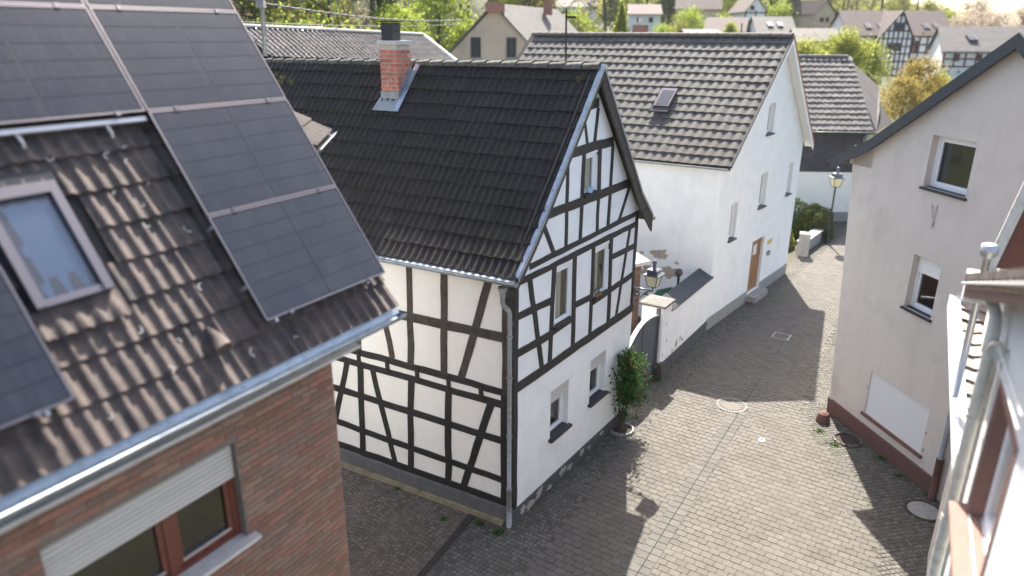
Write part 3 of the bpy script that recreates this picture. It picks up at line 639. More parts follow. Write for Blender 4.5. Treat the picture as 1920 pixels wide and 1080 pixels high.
for r in range(nr_):
    d_ = r * ee; k = 0
    while k < len(sg) - 1 and d_ > sg[k] - .02: d_ -= sg[k]; k += 1
    tt_ = nrm(pl_[k + 1] - pl_[k]); b0_ = pl_[k] + tt_ * d_; nn_ = nrm(np.cross(-B1, tt_))
    for i in range(150):
        t_ = rng.uniform(-.1, 8.6)
        if math.sin(t_ * 2.3 + r * 1.7) + math.sin(t_ * .9 + r) + rng.gauss(0, .8) < .55: continue
        c_ = b0_ + B1 * t_ + nn_ * rng.uniform(.038, .058) + tt_ * rng.uniform(-.02, .015); q_ = rng.uniform(.008, .02)
        mo.add([c_ + B1 * q_, c_ + tt_ * q_ * .7, c_ - B1 * q_, c_ - tt_ * q_ * .7, c_ + nn_ * q_ * .8], [(0, 1, 4), (1, 2, 4), (2, 3, 4), (3, 0, 4)])
o = mo.build('edge_moss', M['moss_edge'], roof); o['kind'] = 'stuff'
# verge metal, barge boards, soffit
mb = MB()
for (s0, z0), (s1, z1) in zip(RL[:-1], RL[1:]): mb.prism([R1(s0, -.12, z0 + .055), R1(s0, -.20, z0 + .06), R1(s0, -.205, z0 - .04), R1(s0, -.195, z0 - .04), R1(s0, -.19, z0 + .045), R1(s0, -.12, z0 + .04)], R1(s1, 0, z1) - R1(s0, 0, z0))
mb.build('verge_flashing', M['zinc'], roof)
mb = MB()
for (s0, z0), (s1, z1) in zip(RR[:-1], RR[1:]): mb.prism([R1(s0, -.12, z0 + .055), R1(s0, -.20, z0 + .06), R1(s0, -.205, z0 - .02), R1(s0, -.19, z0 - .02), R1(s0, -.12, z0 + .04)], R1(s1, 0, z1) - R1(s0, 0, z0))
mb.build('verge_flashing', M['zinc_dull'], roof)
for rl in (RL, RR):
    mb = MB()
    for (s0, z0), (s1, z1) in zip(rl[:-1], rl[1:]): mb.prism([R1(s0, -.145, z0 - .00), R1(s0, -.185, z0 - .00), R1(s0, -.185, z0 - (.20 if rl is RL else .36)), R1(s0, -.145, z0 - (.20 if rl is RL else .36))], R1(s1, 0, z1) - R1(s0, 0, z0))
    mb.build('barge_board', M['timber_worn'], roof)
    mb = MB()
    for (s0, z0), (s1, z1) in zip(rl[:-1], rl[1:]): mb.poly(R1(s0, -.145, z0 - .105), R1(s1, -.145, z1 - .105), R1(s1, .02, z1 - .105), R1(s0, .02, z0 - .105))
    mb.build('soffit', M['timber_worn'], roof)
gutter(H1, R1(-.22, -.20, 5.07), R1(-.22, T1, 5.07), .065, 'zinc')
mb = MB(); mb.prism([R1(-.15, -.15, 5.13), R1(-.24, -.15, 5.09), R1(-.15, -.15, 5.09)], B1 * T1); mb.build('eave_flashing', M['zinc'], H1)
gutter(H1, R1(5.50, -.20, 5.06), R1(5.50, T1, 5.06), .065, 'zinc_dull')
dp = H1
mb = MB(); q = L1(.03, 0, .13)
mb.lathe(L1(.10, 4.90, .20), [(.05, -.12), (.055, -.06), (.085, .03), (.085, .06)], 12)
pth = [L1(.10, 4.80, .20), L1(.10, 4.68, .20), L1(.09, 4.62, .19), L1(.03, 4.50, .10), L1(.02, 4.44, .09), L1(.02, 3.0, .085), L1(.02, .85, .085)]
mb.tube(pth, .042, 12); dpo = mb.build('downpipe', M['zinc_dull'], H1, True)
mb = MB(); mb.tube([L1(.02, .86, .085), L1(.02, .02, .085)], .052, 12); mb.build('standpipe', M['zinc_dull'], dpo, True)
for z in (4.0, 3.2, 2.0, .86, .35): MB().tube([L1(.02, z, .085), L1(.02, z + .03, .085)], .056, 12).build('pipe_clip', M['zinc'], dpo, True)
# pots on sills
for nm, s, z, m_ in (('window_sill_tin', 2.62, 6.115, 'tin'),):
    c = G1(s, z, .02); o = MB().lathe(c, [(.05, 0), (.062, .10), (.062, .11), (.055, .11), (.05, .09), (0, .09)], 14).build(nm, M[m_], base=c); tag(o, 'small blue and white tin on the attic window sill', 'tin')
for i, s in enumerate((3.12, 3.26)):
    c = G1(s, 3.79, .02); o = thing('flower_pot', c, ('tiny planted pot at the left end of the upper right sill', 'tiny planted pot in the middle of the upper right sill')[i], 'flower pot')
    MB().lathe(c, [(.035, 0), (.045, .06), (.045, .07), (0, .065)], 12).build('pot', M['terracotta'], o)
    mb = MB()
    for k in range(40):
        p = c + V(rng.gauss(0, .04), rng.gauss(0, .04), .08 + rng.random() * .06); a = nrm(V(*nrng.normal(size=3))) * .02; b_ = nrm(V(*nrng.normal(size=3))) * .02; mb.poly(p, p + a, p + a + b_, p + b_)
    mb.build('leaves', M['leaf_grass'], o)
# chimney
cs0, cs1, ct0, ct1, cz0, cz1 = 2.0, 2.42, 3.99, 4.44, 7.55, 8.80
ch = MB(); ch.prism([R1(cs0 + .012, ct0 + .012, cz0), R1(cs1 - .012, ct0 + .012, cz0), R1(cs1 - .012, ct1 - .012, cz0), R1(cs0 + .012, ct1 - .012, cz0)], ZUP * (cz1 - cz0))
chim = ch.build('chimney', M['mortar_pale'], H1)
nb = 0; hcs = .088
for r in range(int((cz1 - cz0 - .05) / hcs)):
    z = cz0 + .02 + r * hcs
    for face in range(4):
        Lf = (ct1 - ct0) if face % 2 == 0 else (cs1 - cs0); x = 0.0 if r % 2 else -.125
        while x < Lf - .01:
            a, b = max(x, 0) + .009, min(x + .25, Lf) - .009
            if b - a > .03:
                n_ = {0: -A1, 2: A1, 1: -B1, 3: B1}[face]
                if face == 0: o = R1(cs0, ct0 + a, z); d = B1 * (b - a)
                elif face == 2: o = R1(cs1 - .03, ct0 + a, z); d = B1 * (b - a)
                elif face == 1: o = R1(cs0 + a, ct0, z); d = A1 * (b - a)
                else: o = R1(cs0 + a, ct1 - .03, z); d = A1 * (b - a)
                th = (A1 if face in (0, 2) else B1) * .03; o = o + n_ * rng.uniform(0, .004)
                MB().box(o, d, th, ZUP * (hcs - .020)).build('brick', M['brick_chim'], chim)
            x += .25
mb = MB(); mb.prism([R1(cs0 - .03, ct0 - .03, cz1), R1(cs1 + .03, ct0 - .03, cz1), R1(cs1 + .03, ct1 + .03, cz1), R1(cs0 - .03, ct1 + .03, cz1)], ZUP * .075); mb.build('cap_slab', M['slab'], chim)
mb = MB(); mb.prism([R1(cs0 + .05, ct0 + .14, cz1 + .075), R1(cs0 + .29, ct0 + .14, cz1 + .075), R1(cs0 + .29, ct1 - .03, cz1 + .075), R1(cs0 + .05, ct1 - .03, cz1 + .075)], ZUP * .34); fl = mb.build('flue', M['black_metal'], chim)
MB().prism([R1(cs0 + .0, ct0 + .10, cz1 + .43), R1(cs0 + .34, ct0 + .10, cz1 + .43), R1(cs0 + .34, ct1 + .01, cz1 + .43), R1(cs0 + .0, ct1 + .01, cz1 + .43)], ZUP * .02).build('flue_plate', M['black_metal'], chim)
MB().tube([R1(cs0 + .12, ct0 + .05, cz1 + .07), R1(cs0 + .12, ct0 + .05, cz1 + .26)], .006, 6).build('rod', M['iron'], chim)
MB().tube([R1(cs0 + .12, ct0 - .06, cz1 + .26), R1(cs0 + .12, ct0 + .30, cz1 + .26)], .006, 6).build('rod', M['iron'], chim)
zr = lambda s: zroof(s) + .10
mb = MB(); mb.poly(R1(cs0 - .20, ct0 - .08, zr(cs0 - .20)), R1(cs0 - .20, ct1 + .10, zr(cs0 - .20)), R1(cs0 + .02, ct1 + .06, zr(cs0)), R1(cs0 + .02, ct0 - .06, zr(cs0)))
mb.box(R1(cs0 - .012, ct0 - .01, zr(cs0) - .02), B1 * (ct1 - ct0 + .02), A1 * .012, ZUP * .14)
mb.build('apron_flashing', M['zinc_dull'], chim)
mb = MB(); mb.prism([R1(cs0 - .2, ct0 - .13, zr(cs0 - .2)), R1(cs0 - .2, ct0 - .02, zr(cs0 - .2)), R1(cs0 - .2, ct0 - .02, zr(cs0 - .2) + .03), R1(cs0 - .2, ct0 - .13, zr(cs0 - .2) + .02)], R1(cs1 + .12, 0, zr(cs1 + .1)) - R1(cs0 - .2, 0, zr(cs0 - .2))); mb.build('side_flashing', M['zinc'], chim)
mb = MB(); mb.prism([R1(cs0, ct0 - .012, zr(cs0)), R1(cs1, ct0 - .012, zr(cs1)), R1(cs1, ct0 - .012, zr(cs1) + .16), R1(cs0, ct0 - .012, zr(cs0) + .12)], B1 * .011); mb.build('side_flashing', M['zinc'], chim)

# bracket lantern on the far gable corner
def lantern(base, root, size=1.0, X=V(1, 0, 0), Y=V(0, 1, 0)):
    """four-sided tapered lantern, base = bottom centre of the glazed part"""
    s = size; P = lambda r, z, i: base + (X * (1 if i in (0, 3) else -1) + Y * (1 if i in (0, 1) else -1)) * r * s + ZUP * z * s
    for i in range(4):
        j = (i + 1) % 4
        MB().poly(P(.095, .015, i), P(.095, .015, j), P(.145, .265, j), P(.145, .265, i)).build('pane', M['lamp_pane'], root)
    mb = MB()
    for i in range(4): mb.tube([P(.098, 0, i), P(.150, .27, i)], .010 * s, 6)
    for r, z in ((.098, .0), (.150, .27)):
        for i in range(4): mb.tube([P(r, z, i), P(r, z, (i + 1) % 4)], .009 * s, 6)
    mb.build('frame', M['lamp_metal'], root)
    mb = MB()
    lv = [(.20, .275), (.195, .295), (.125, .33), (.115, .385), (.135, .395), (.12, .41), (.045, .44)]
    for (r0, z0), (r1, z1) in zip(lv[:-1], lv[1:]):
        for i in range(4): mb.poly(P(r0, z0, i), P(r0, z0, (i + 1) % 4), P(r1, z1, (i + 1) % 4), P(r1, z1, i))
    mb.poly(*[P(.20, .275, i) for i in range(4)]); mb.build('hood', M['lamp_metal'], root)
    MB().lathe(base, [(.045 * s, .43 * s), (.03 * s, .47 * s), (.045 * s, .49 * s), (.02 * s, .50 * s), (.05 * s, .53 * s), (.055 * s, .56 * s), (.04 * s, .60 * s), (0, .62 * s)], 14).build('finial', M['lamp_metal'], root, True)
lb = G1(4.98, 3.60, .50)
lan = thing('wall_lantern', G1(4.98, 3.40, .03), 'square grey lantern with yellow panes on a scrolled wall bracket', 'wall lamp')
lantern(lb, lan, 1.0, NG, A1)
mb = MB(); mb.tube([G1(4.98, 3.48, .02), G1(4.98, 3.48, .50)], .020, 8); mb.tube([G1(4.98, 3.48, .50), lb], [.014, .03], 8)
mb.tube([G1(4.98, 3.52, .025), G1(4.98, 3.10, .025)], .014, 8)
for c_, r_, tn in ((.13, .085, 2.2), (.36, .045, 1.8)):
    pth = []
    for i in range(30):
        a = i / 29 * tn * 2 * math.pi; rr = r_ * (1 - .8 * i / 29); pth.append(G1(4.98, 3.37 + (.02 if c_ > .3 else -.02) + rr * math.sin(a + 1.2), c_ + rr * math.cos(a + 1.2)))
    mb.tube(pth, .014, 6)
mb.tube([G1(4.98, 3.15, .03), G1(4.98, 3.19, .10), G1(4.98, 3.28, .22), G1(4.98, 3.39, .30), G1(4.98, 3.47, .44)], .011, 6)
mb.build('bracket', M['lamp_metal'], lan, True)

# ------------------------------------------------------------------ brick house with solar panels
yaw, slp = math.radians(59.42), math.radians(54.4)
nO = V(-2.888, 6.602, 7.37); nE = V(math.cos(yaw), math.sin(yaw), 0); nH = V(math.sin(yaw), -math.cos(yaw), 0)
nV = -math.cos(slp) * nH + math.sin(slp) * ZUP; nN = np.cross(nE, nV)
def RN(u, v, h=0.0): return nO + nE * u + nV * v + nN * (h - .18)   # h above the tile plane
gW = V(-1.224, 7.723, 0) - nH * .60      # point on the brick wall line under the gutter end (u = 1.81)
H2n = thing('brick_house', V(-3.5, 5, 0), 'red brick house in front with brown tiled roof', 'house')
UR, UL, vE, vT = 1.79, -4.5, -1.55, 3.6
wO = gW - nE * 1.81      # wall coordinate x = u
uc = 1.15
mb = MB(); mb.prism([RN(UL, vE + .03, -.10), RN(UR - .02, vE + .03, -.10), RN(UR - .02, vE + .03, -.02), RN(UL, vE + .03, -.02)], nV * (vT - vE)); nroof = mb.build('roof', M['deck'], H2n)
# skylight and panel areas left free of tiles under the window only
def skipn(r, c, q):
    d = q - nO; u, v = d @ nE, d @ nV; return (-1.80 < u < -1.20 and -.42 < v < .42)
tn = tile_mesh('roof_tile', M['tile_brown'], .30, .375, .034, 2, .02, 1.5, 7, .034)
nc = 20; poly = [RN(UR - nc * .30, vE), RN(UR - nc * .30, vT)]
tile_rows(nroof, 'roof_tile', tn, None, poly, nE, nc, .30, .34, 300, None, .004, skipn)
# far slope behind the ridge, gable and walls
rdg = RN(0, vT) - nO
mb = MB(); hw = [(-2.6, 5.10)]
ops_n = [(-2.12, -.25, 3.98, 5.12)]
mb2 = MB(); wall(mb2, wO, nE, nH, -6.0, uc, 0, [(-6, 5.75), (uc, 5.75)], ops_n, .14); wl = mb2.build('wall', M['mortar'], H2n)
mb2 = MB(); mb2.poly(wO + nE * uc, wO + nE * uc - nH * 5.6, wO + nE * uc - nH * 5.6 + ZUP * 5.8, wO + nE * uc - nH * 2.6 + ZUP * 9.3, wO + nE * uc + ZUP * 5.75)
mb2.build('gable_wall', M['brick'], H2n)
mb2 = MB(); mb2.poly(RN(UL, vT), RN(UR, vT), RN(UR, vT) - nH * 3.2 - ZUP * 4.3, RN(UL, vT) - nH * 3.2 - ZUP * 4.3); mb2.build('rear_slope', M['deck'], H2n)
mb2 = MB(); mb2.box(wO + nE * -6 + ZUP * 5.74 - nH * .02, nE * (uc + 6 + .0), nH * .50, ZUP * .03); mb2.build('soffit', M['slab'], H2n)
bm_ = [MB().box((0, 0, 0), (.24, 0, 0), (0, .02, 0), (0, 0, .061)).mesh('brick', M[k]) for k in ('brick', 'brick_red', 'brick_grey')]
bl = [[], [], []]
hb = MB().box((0, 0, 0), (.115, 0, 0), (0, .02, 0), (0, 0, .061))
for r in range(0, 76):
    z = .01 + r * .075
    if z + .06 > 5.72: break
    x = uc - (.0 if r % 2 else .125); 
    while x > -2.9:
        a, b = x - .24, x
        x -= .25
        if any(o[0] - .01 < b and a < o[1] + .01 and z < o[3] + .01 and z + .061 > o[2] - .01 for o in ops_n):
            cl = [o for o in ops_n if o[0] - .01 < b and a < o[1] + .01][0]; sc_x = None
            if a < cl[0] - .05: sc_x = (a, cl[0] - .003)
            elif b > cl[1] + .05: sc_x = (cl[1] + .003, b)
            if sc_x is None: continue
            a, b = sc_x
        m4 = frame4(wO + nE * a + ZUP * z + nH * (-.013 + rng.uniform(-.002, .003)), nE * ((b - a) / .24), nH, ZUP)
        p = rng.random(); bl[1 if p < .22 else 2 if p < .5 else 0].append(m4)
    if r % 2 == 0: bl[0].append(frame4(wO + nE * (uc - .115) + ZUP * z + nH * (-.013), nE * .48, nH, ZUP))
for k, nme in enumerate(('brick', 'red_brick', 'grey_brick')): pieces(wl, nme, bm_[k], bl[k], 300)
wn = window(H2n, wO, nE, nH, -2.12, -.25, 3.98, 5.12, back=.09, fw=.07, fmat='brown_frame', mull=(-1.02,), sill='slab', sill_out=.10, sill_h=.05, shutter=.42, shmat='shutter', slats_sep=True, sill_ext=.10, inner=.06)
for a, b in ((-2.0, -1.12), (-.92, -.36)): MB().box(wO + nE * a + ZUP * 4.10 + nH * -.125, nE * (b - a), nH * .03, ZUP * .025).build('weather_bar', M['alu'], wn)
# gutter and eave flashing
gutter(H2n, RN(-4.6, vE - .04, -.02) - ZUP * .02 + nH * .03, RN(1.81, vE - .04, -.02) - ZUP * .02 + nH * .03, .075, 'zinc')
mb = MB(); mb.poly(RN(UL, vE + .06, -.015), RN(UR, vE + .06, -.015), RN(UR, vE - .06, -.02) + nH * .0, RN(UL, vE - .06, -.02)); mb.build('eave_flashing', M['zinc'], H2n)
# roof window
rw = MB(); ua, ub, va, vb = -1.70, -1.09, -.39, .63
def rbar(m_, u0, u1, v0, v1, h0, h1): m_.box(RN(u0, v0, h0), nE * (u1 - u0), nV * (v1 - v0), nN * (h1 - h0))
rbar(rw, ua, ua + .075, va, vb, 0, .13); rbar(rw, ub - .075, ub, va, vb, 0, .13); rbar(rw, ua + .075, ub - .075, va, va + .06, 0, .115); rbar(rw, ua + .075, ub - .075, vb - .10, vb, 0, .135)
rwo = rw.build('roof_window', M['pv_frame'], H2n)
MB().poly(RN(ua + .07, va + .05, .085), RN(ub - .07, va + .05, .085), RN(ub - .07, vb - .09, .085), RN(ua + .07, vb - .09, .085)).build('pane', M['glass_sky'], rwo)
MB().box(RN(ua + .02, va + .02, -.12), nE * .57, nV * .98, nN * .13).build('blind', M['blind_sky_tint'], rwo)
mb = MB(); rows = [[], [], []]
for i in range(41):
    u = ua - .05 + (ub - ua + .1) * i / 40; ph = .5 - .5 * math.cos(2 * math.pi * (u - UR) / .15)
    rows[0].append(RN(u, va - .24 - .02 * rng.random(), .075 + .04 * ph)); rows[1].append(RN(u, va - .10, .06 + .02 * ph)); rows[2].append(RN(u, va + .01, .05))
mb.sheet(rows); mb.build('apron_flashing', M['tile_brown'], rwo)
mb = MB(); rbar(mb, ua - .10, ub + .05, vb + .0, vb + .14, .01, .05); rbar(mb, ub, ub + .05, va, vb, .01, .04); rbar(mb, ua - .10, ua, va, vb, .01, .04); mb.build('side_flashing', M['pv_back'], rwo)
# vent tile and lichen spots
mb = MB(); c = RN(-.47, -1.10, .06); mb.tube([RN(-.50, -.98, .03), RN(-.50, -1.12, .09), RN(-.50, -1.22, .12)], [.03, .075, .085], 10); mb.build('vent_tile', M['tile_brown'], nroof, True)
for i, (u, v) in enumerate([(-.30, .86), (-.52, .80), (-.38, .72), (-1.0, .86), (-.45, .30), (-.3, .5), (-.52, .1), (-.15, -.02), (-.33, -.60), (-1.05, -.78), (-1.0, -1.2), (-1.6, -1.35), (-.2, -1.35), (.3, -1.40), (-.8, -1.0), (-.62, .45)]):
    mb = MB(); r = rng.uniform(.015, .035); a0 = rng.random() * 6; n_ = 10; ph = .5 - .5 * math.cos(2 * math.pi * 2 * ((u - UR) % .3) / .3)
    h = .040 + .034 * ph ** 1.5; inn, out = [], []
    for k in range(n_ + 1):
        a = a0 + k / n_ * rng.uniform(2.6, 3.4); inn.append(RN(u + r * math.cos(a), v + r * math.sin(a), h)); out.append(RN(u + r * 1.45 * math.cos(a), v + r * 1.45 * math.sin(a), h))
    mb.sheet([inn, out]); mb.build('lichen_spot', M['lichen'], nroof)
# solar panels
def panel(u0, v0, label):
    PW, PH = 1.715, 1.138
    t = thing('solar_panel', RN(u0 + PW / 2, v0, .18), label, 'solar panel', 'solar panels on the brick house roof')
    h = .18
    mb = MB(); rbar(mb, u0, u0 + PW, v0, v0 + .018, h - .035, h); rbar(mb, u0, u0 + PW, v0 + PH - .018, v0 + PH, h - .035, h); rbar(mb, u0, u0 + .018, v0 + .018, v0 + PH - .018, h - .035, h); rbar(mb, u0 + PW - .018, u0 + PW, v0 + .018, v0 + PH - .018, h - .035, h)
    mb.build('frame', M['pv_frame'], t)
    mb = MB(); rbar(mb, u0 + .018, u0 + PW - .018, v0 + .018, v0 + PH - .018, h - .03, h - .007); mb.build('backsheet', M['pv_back'], t)
    hh = (PH - .06) / 6; ww = (PW - .07) / 2
    for r in range(6):
        for s_ in range(2):
            u = u0 + .03 + s_ * (ww + .012); v = v0 + .03 + r * hh; me = MB()
            for k in range(9): me.poly(RN(u + ww * k / 9 + .001, v + .003, h - .0045), RN(u + ww * (k + 1) / 9 - .001, v + .003, h - .0045), RN(u + ww * (k + 1) / 9 - .001, v + hh - .004, h - .0045), RN(u + ww * k / 9 + .001, v + hh - .004, h - .0045))
            me.build('cell_string', M['pv_cell'], t)
    for cu in (.28, 1.42):
        for cv in (0, PH):
            mb = MB(); rbar(mb, u0 + cu, u0 + cu + .045, v0 + cv - .02, v0 + cv + .02, h - .03, h + .006); mb.build('clamp', M['pv_frame'], t)
PITCH_V = 1.148
panel(0, -PITCH_V, 'lowest solar panel nearest the brick house gutter end')
panel(0, 0, 'solar panel directly above the lowest one by the right roof edge')
panel(0, PITCH_V, 'third solar panel up along the right roof edge')
panel(0, 2 * PITCH_V, 'topmost right solar panel cut by the top of the picture')
panel(-1.735, PITCH_V, 'solar panel above the roof window, left of the others')
panel(-1.735, 2 * PITCH_V, 'topmost left solar panel cut by the top of the picture')
panel(-1.80 - 1.715, -1.14, 'solar panel at the lower left below the roof window')
rl_ = thing('mounting_rail', RN(-.9, 1.1, .05), 'aluminium rail under the panels above the roof window', 'rail')
mb = MB(); rbar(mb, -1.8, -.02, PITCH_V - .075, PITCH_V - .03, .10, .14); mb.build('rail', M['alu'], rl_)
for u in (-1.18, -.42):
    mb = MB(); mb.tube([RN(u, PITCH_V - .05, .12), RN(u + .03, PITCH_V - .14, .09), RN(u + .04, PITCH_V - .17, .06)], .016, 6); mb.build('roof_hook', M['alu'], rl_)
for u, v in ((.12, -PITCH_V), (1.42, -PITCH_V), (-2.0, -1.14), (.0, -.1), (.0, -.75)):
    mb = MB(); rbar(mb, u - .015, u + .015, v - .035, v + .0, .08, .16); mb.build('roof_hook', M['alu'], rl_)
# rear wing eave seen past the panels
rwg = thing('rear_wing', V(-3.4, 10.2, 0), 'small tiled eave with gutter between brick house and timber house', 'roof wing')
g0, g1 = V(-2.517, 9.2, 7.60), V(-2.72, 10.95, 7.60); dq = nrm(g1 - g0); dl = V(-dq[1], dq[0], 0)
gutter(rwg, g0, g1, .06, 'zinc')
mb = MB(); mb.prism([g0 - dl * .02 + ZUP * -.03, g0 + dl * 2.2 + ZUP * 1.2, g0 + dl * 2.2 + ZUP * 1.12, g0 + dl * .03 + ZUP * -.14], g1 - g0 - dq * .15); rwr = mb.build('roof', M['deck'], rwg)
for r in range(3):
    for c in range(5):
        b_ = g0 + dq * (.05 + c * .30) + dl * (.0 + r * .28) + ZUP * (.02 + r * .155); Y = nrm(dl + ZUP * .55); inst('roof_tile', tn, rwr, frame4(b_, -dq if False else dq, Y, np.cross(dq, Y)))
mb = MB(); mb.poly(g0 + dl * .03 - ZUP * .14, g1 + dl * .03 - ZUP * .14, g1 + dl * .35 - ZUP * .22, g0 + dl * .35 - ZUP * .22); mb.build('soffit', M['wood_boards'], rwg)
mb = MB(); mb.box(V(-5.6, 9.35, 0), V(2.2, 0, 0), V(-.2, 1.4, 0), V(0, 0, 7.45)); mb.build('wall', M['plaster'], rwg)

# ------------------------------------------------------------------ white gabled house behind
Q0 = V(6.274, 21.354, 0); A2 = V(.618, .786, 0); B2 = nrm(V(-.85, .527, 0)); N2 = V(.786, -.618, 0); N2L = V(-B2[1] * -1, 0, 0)
N2L = V(-.527, -.85, 0)
HW = thing('white_house', Q0, 'white rendered house with grey-brown tiled roof behind the garden wall', 'house')
W2, T2 = 7.64, 9.3
def G2(s, z, o=0.): return Q0 + A2 * s + ZUP * z + N2 * o
def R2(s, t, z): return Q0 + A2 * s + B2 * t + ZUP * z
s2a, z2a = 4.05, 8.98; R2L = [(-.10, 5.32), (s2a, z2a)]; R2R = [(7.95, 5.15), (s2a, z2a)]
ops2 = [(1.09, 1.62, 2.77, 3.98), (3.52, 4.14, 3.41, 4.60), (6.34, 6.82, 3.41, 4.58), (3.46, 4.06, 5.92, 6.91), (3.42, 4.60, .25, 2.22)]
mb = MB(); wall(mb, Q0, A2, N2, 0, W2, 0, [(0, 5.3), (s2a, z2a - .12), (W2, 5.3)], ops2, .16); wall(mb, Q0, B2, N2L, 0, T2, 0, [(0, 5.3), (T2, 5.3)])
wall(mb, Q0 + A2 * W2, B2, -N2L, 0, T2, 0, [(0, 5.2), (T2, 5.2)]); wall(mb, Q0 + B2 * T2, A2, -N2, 0, W2, 0, [(0, 5.3), (s2a, z2a - .12), (W2, 5.3)])
hww = mb.build('wall', M['plaster'], HW)
for k, o in enumerate(ops2[:4]): window(HW, Q0, A2, N2, *o, back=.12, fw=.055, sill='sill_dark' if k != 3 else 'plinth', sill_out=.07, curtain=(o[0] + .08, o[1] - .15) if k in (1,) else None)
# door in its niche
dm = MB().box(G2(3.42, .25, -.15), A2 * 1.18, N2 * .05, ZUP * 1.97); do = dm.build('door', M['door_wood'], HW)
for x, z in ((3.55, .35), (4.05, .35), (3.55, 1.0), (4.05, 1.0)): MB().box(G2(x, z, -.10), A2 * .40, N2 * .012, ZUP * .5).build('door_panel', M['door_wood'], do)
MB().box(G2(3.85, 1.62, -.10), A2 * .30, N2 * .014, ZUP * .36).build('door_glass', M['shutter_white'], do)
MB().lathe(G2(4.48, 1.15, -.09), [(.03, 0), (.03, .04), (0, .045)], 10, N2).build('handle', M['alu'], do)
MB().box(G2(3.38, 0.02, -.1), A2 * 1.26, N2 * .45, ZUP * .22).build('door_step', M['concrete'], HW)
MB().box(G2(5.0, 1.78, .01), A2 * .42, N2 * .015, ZUP * .16).build('house_sign', M['yellow'], HW)
MB().box(G2(5.05, 1.36, .01), A2 * .22, N2 * .06, ZUP * .16).build('letter_box', M['zinc_dull'], HW)
for a, b in ((0, 3.38), (4.64, W2)): MB().box(G2(a, 0, 0), A2 * (b - a), N2 * .02, ZUP * .42).build('plinth', M['concrete'], HW)
mb = MB()
for rl in (R2L, R2R): mb.prism([R2(s, -.28, z - .10) for s, z in rl] + [R2(s, -.28, z - .01) for s, z in rl[::-1]], B2 * (T2 + .5))
r2 = mb.build('roof', M['deck'], HW)
t2 = tile_mesh('roof_tile', M['tile_grey'], .30, .37, .024, 1, .018, 1.0, 8, .032)
n2c = 32; tile_rows(r2, 'roof_tile', t2, None, [R2(s, -.28 + n2c * .30, z) for s, z in R2L], -B2, n2c, .30, .335, 300, lambda q: q[0] < 1000 or (q[1] > 112 and q[0] < 1130), skip=lambda r, c, q: (lambda d: .9 < d @ A2 + .05 and False)(q - Q0))
tile_rows(r2, 'back_roof_tile', t2, None, [R2(s, -.28, z) for s, z in R2R], B2, n2c, .30, .335, 0)
for i in range(28):
    c = R2(s2a, -.26 + i * .345, z2a + .02); mb = MB(); rows = [[q + A2 * rr * math.cos(a) + ZUP * (rr * math.sin(a) - .02) for a in np.linspace(-.1, math.pi + .1, 7)] for q, rr in ((c, .13), (c + B2 * .37, .115))]
    mb.sheet(rows); mb.poly(*rows[0]); mb.build('ridge_tile', M['tile_grey'], r2)
for rl, m_ in ((R2L, 'white_frame'), (R2R, 'white_frame')):
    (s0, z0), (s1, z1) = rl; mb = MB(); mb.prism([R2(s0, -.27, z0 - .02), R2(s0, -.30, z0 - .02), R2(s0, -.30, z0 - .22), R2(s0, -.27, z0 - .22)], R2(s1, 0, z1) - R2(s0, 0, z0)); mb.build('barge_board', M[m_], r2)
    mb = MB(); mb.poly(R2(s0, -.27, z0 - .11), R2(s1, -.27, z1 - .11), R2(s1, .02, z1 - .11), R2(s0, .02, z0 - .11)); mb.build('soffit', M['white_frame'], r2)
    mb = MB(); mb.prism([R2(s0, -.26, z0 + .06), R2(s0, -.315, z0 + .06), R2(s0, -.315, z0 - .03), R2(s0, -.302, z0 - .03)], R2(s1, 0, z1) - R2(s0, 0, z0)); mb.build('verge_tile', M['terracotta'] if rl is R2R else M['tile_grey'], r2)
gutter(HW, R2(-.17, -.25, 5.28), R2(-.17, T2, 5.28), .06, 'zinc_dull')
# roof window on the white house
nr2 = nrm(np.cross(-B2, R2(s2a, 0, z2a) - R2(-.1, 0, 5.32))); vr2 = nrm(R2(s2a, 0, z2a) - R2(-.1, 0, 5.32))
cq = R2(1.50, 3.02, float(np.interp(1.50, [-.10, s2a], [5.32, z2a]))) + nr2 * .06
mb = MB(); mb.box(cq + nr2 * .0, -B2 * .52, vr2 * .78, nr2 * .10); rw2 = mb.build('roof_window', M['pv_frame'], HW)
mb = MB(); mb.poly(*[cq + nr2 * .105 + x for x in (-B2 * .05 + vr2 * .05, -B2 * .47 + vr2 * .05, -B2 * .47 + vr2 * .72, -B2 * .05 + vr2 * .72)]); mb.build('pane', M['glass_sky'], rw2)
MB().box(cq - vr2 * .22 + nr2 * .05 + B2 * .06, -B2 * .64, vr2 * .22, nr2 * .02).build('apron_flashing', M['pv_back'], rw2)
# bare render near the ground on the side wall
for i, (t, z, r, asp) in enumerate([(1.75, 2.30, .20, 1.5), (1.35, 1.75, .22, 1.7), (2.05, 1.6, .26, 1.4), (2.7, 1.6, .25, 1.2), (1.15, 2.1, .07, 1.2), (2.35, 2.25, .06, 1.4)]):
    MB().prism(blob(Q0 + B2 * t + ZUP * z + N2L * .003, B2, ZUP, r, 22, 50 + i, asp), N2L * .004).build('bare_patch', M['flake_brown'], hww)

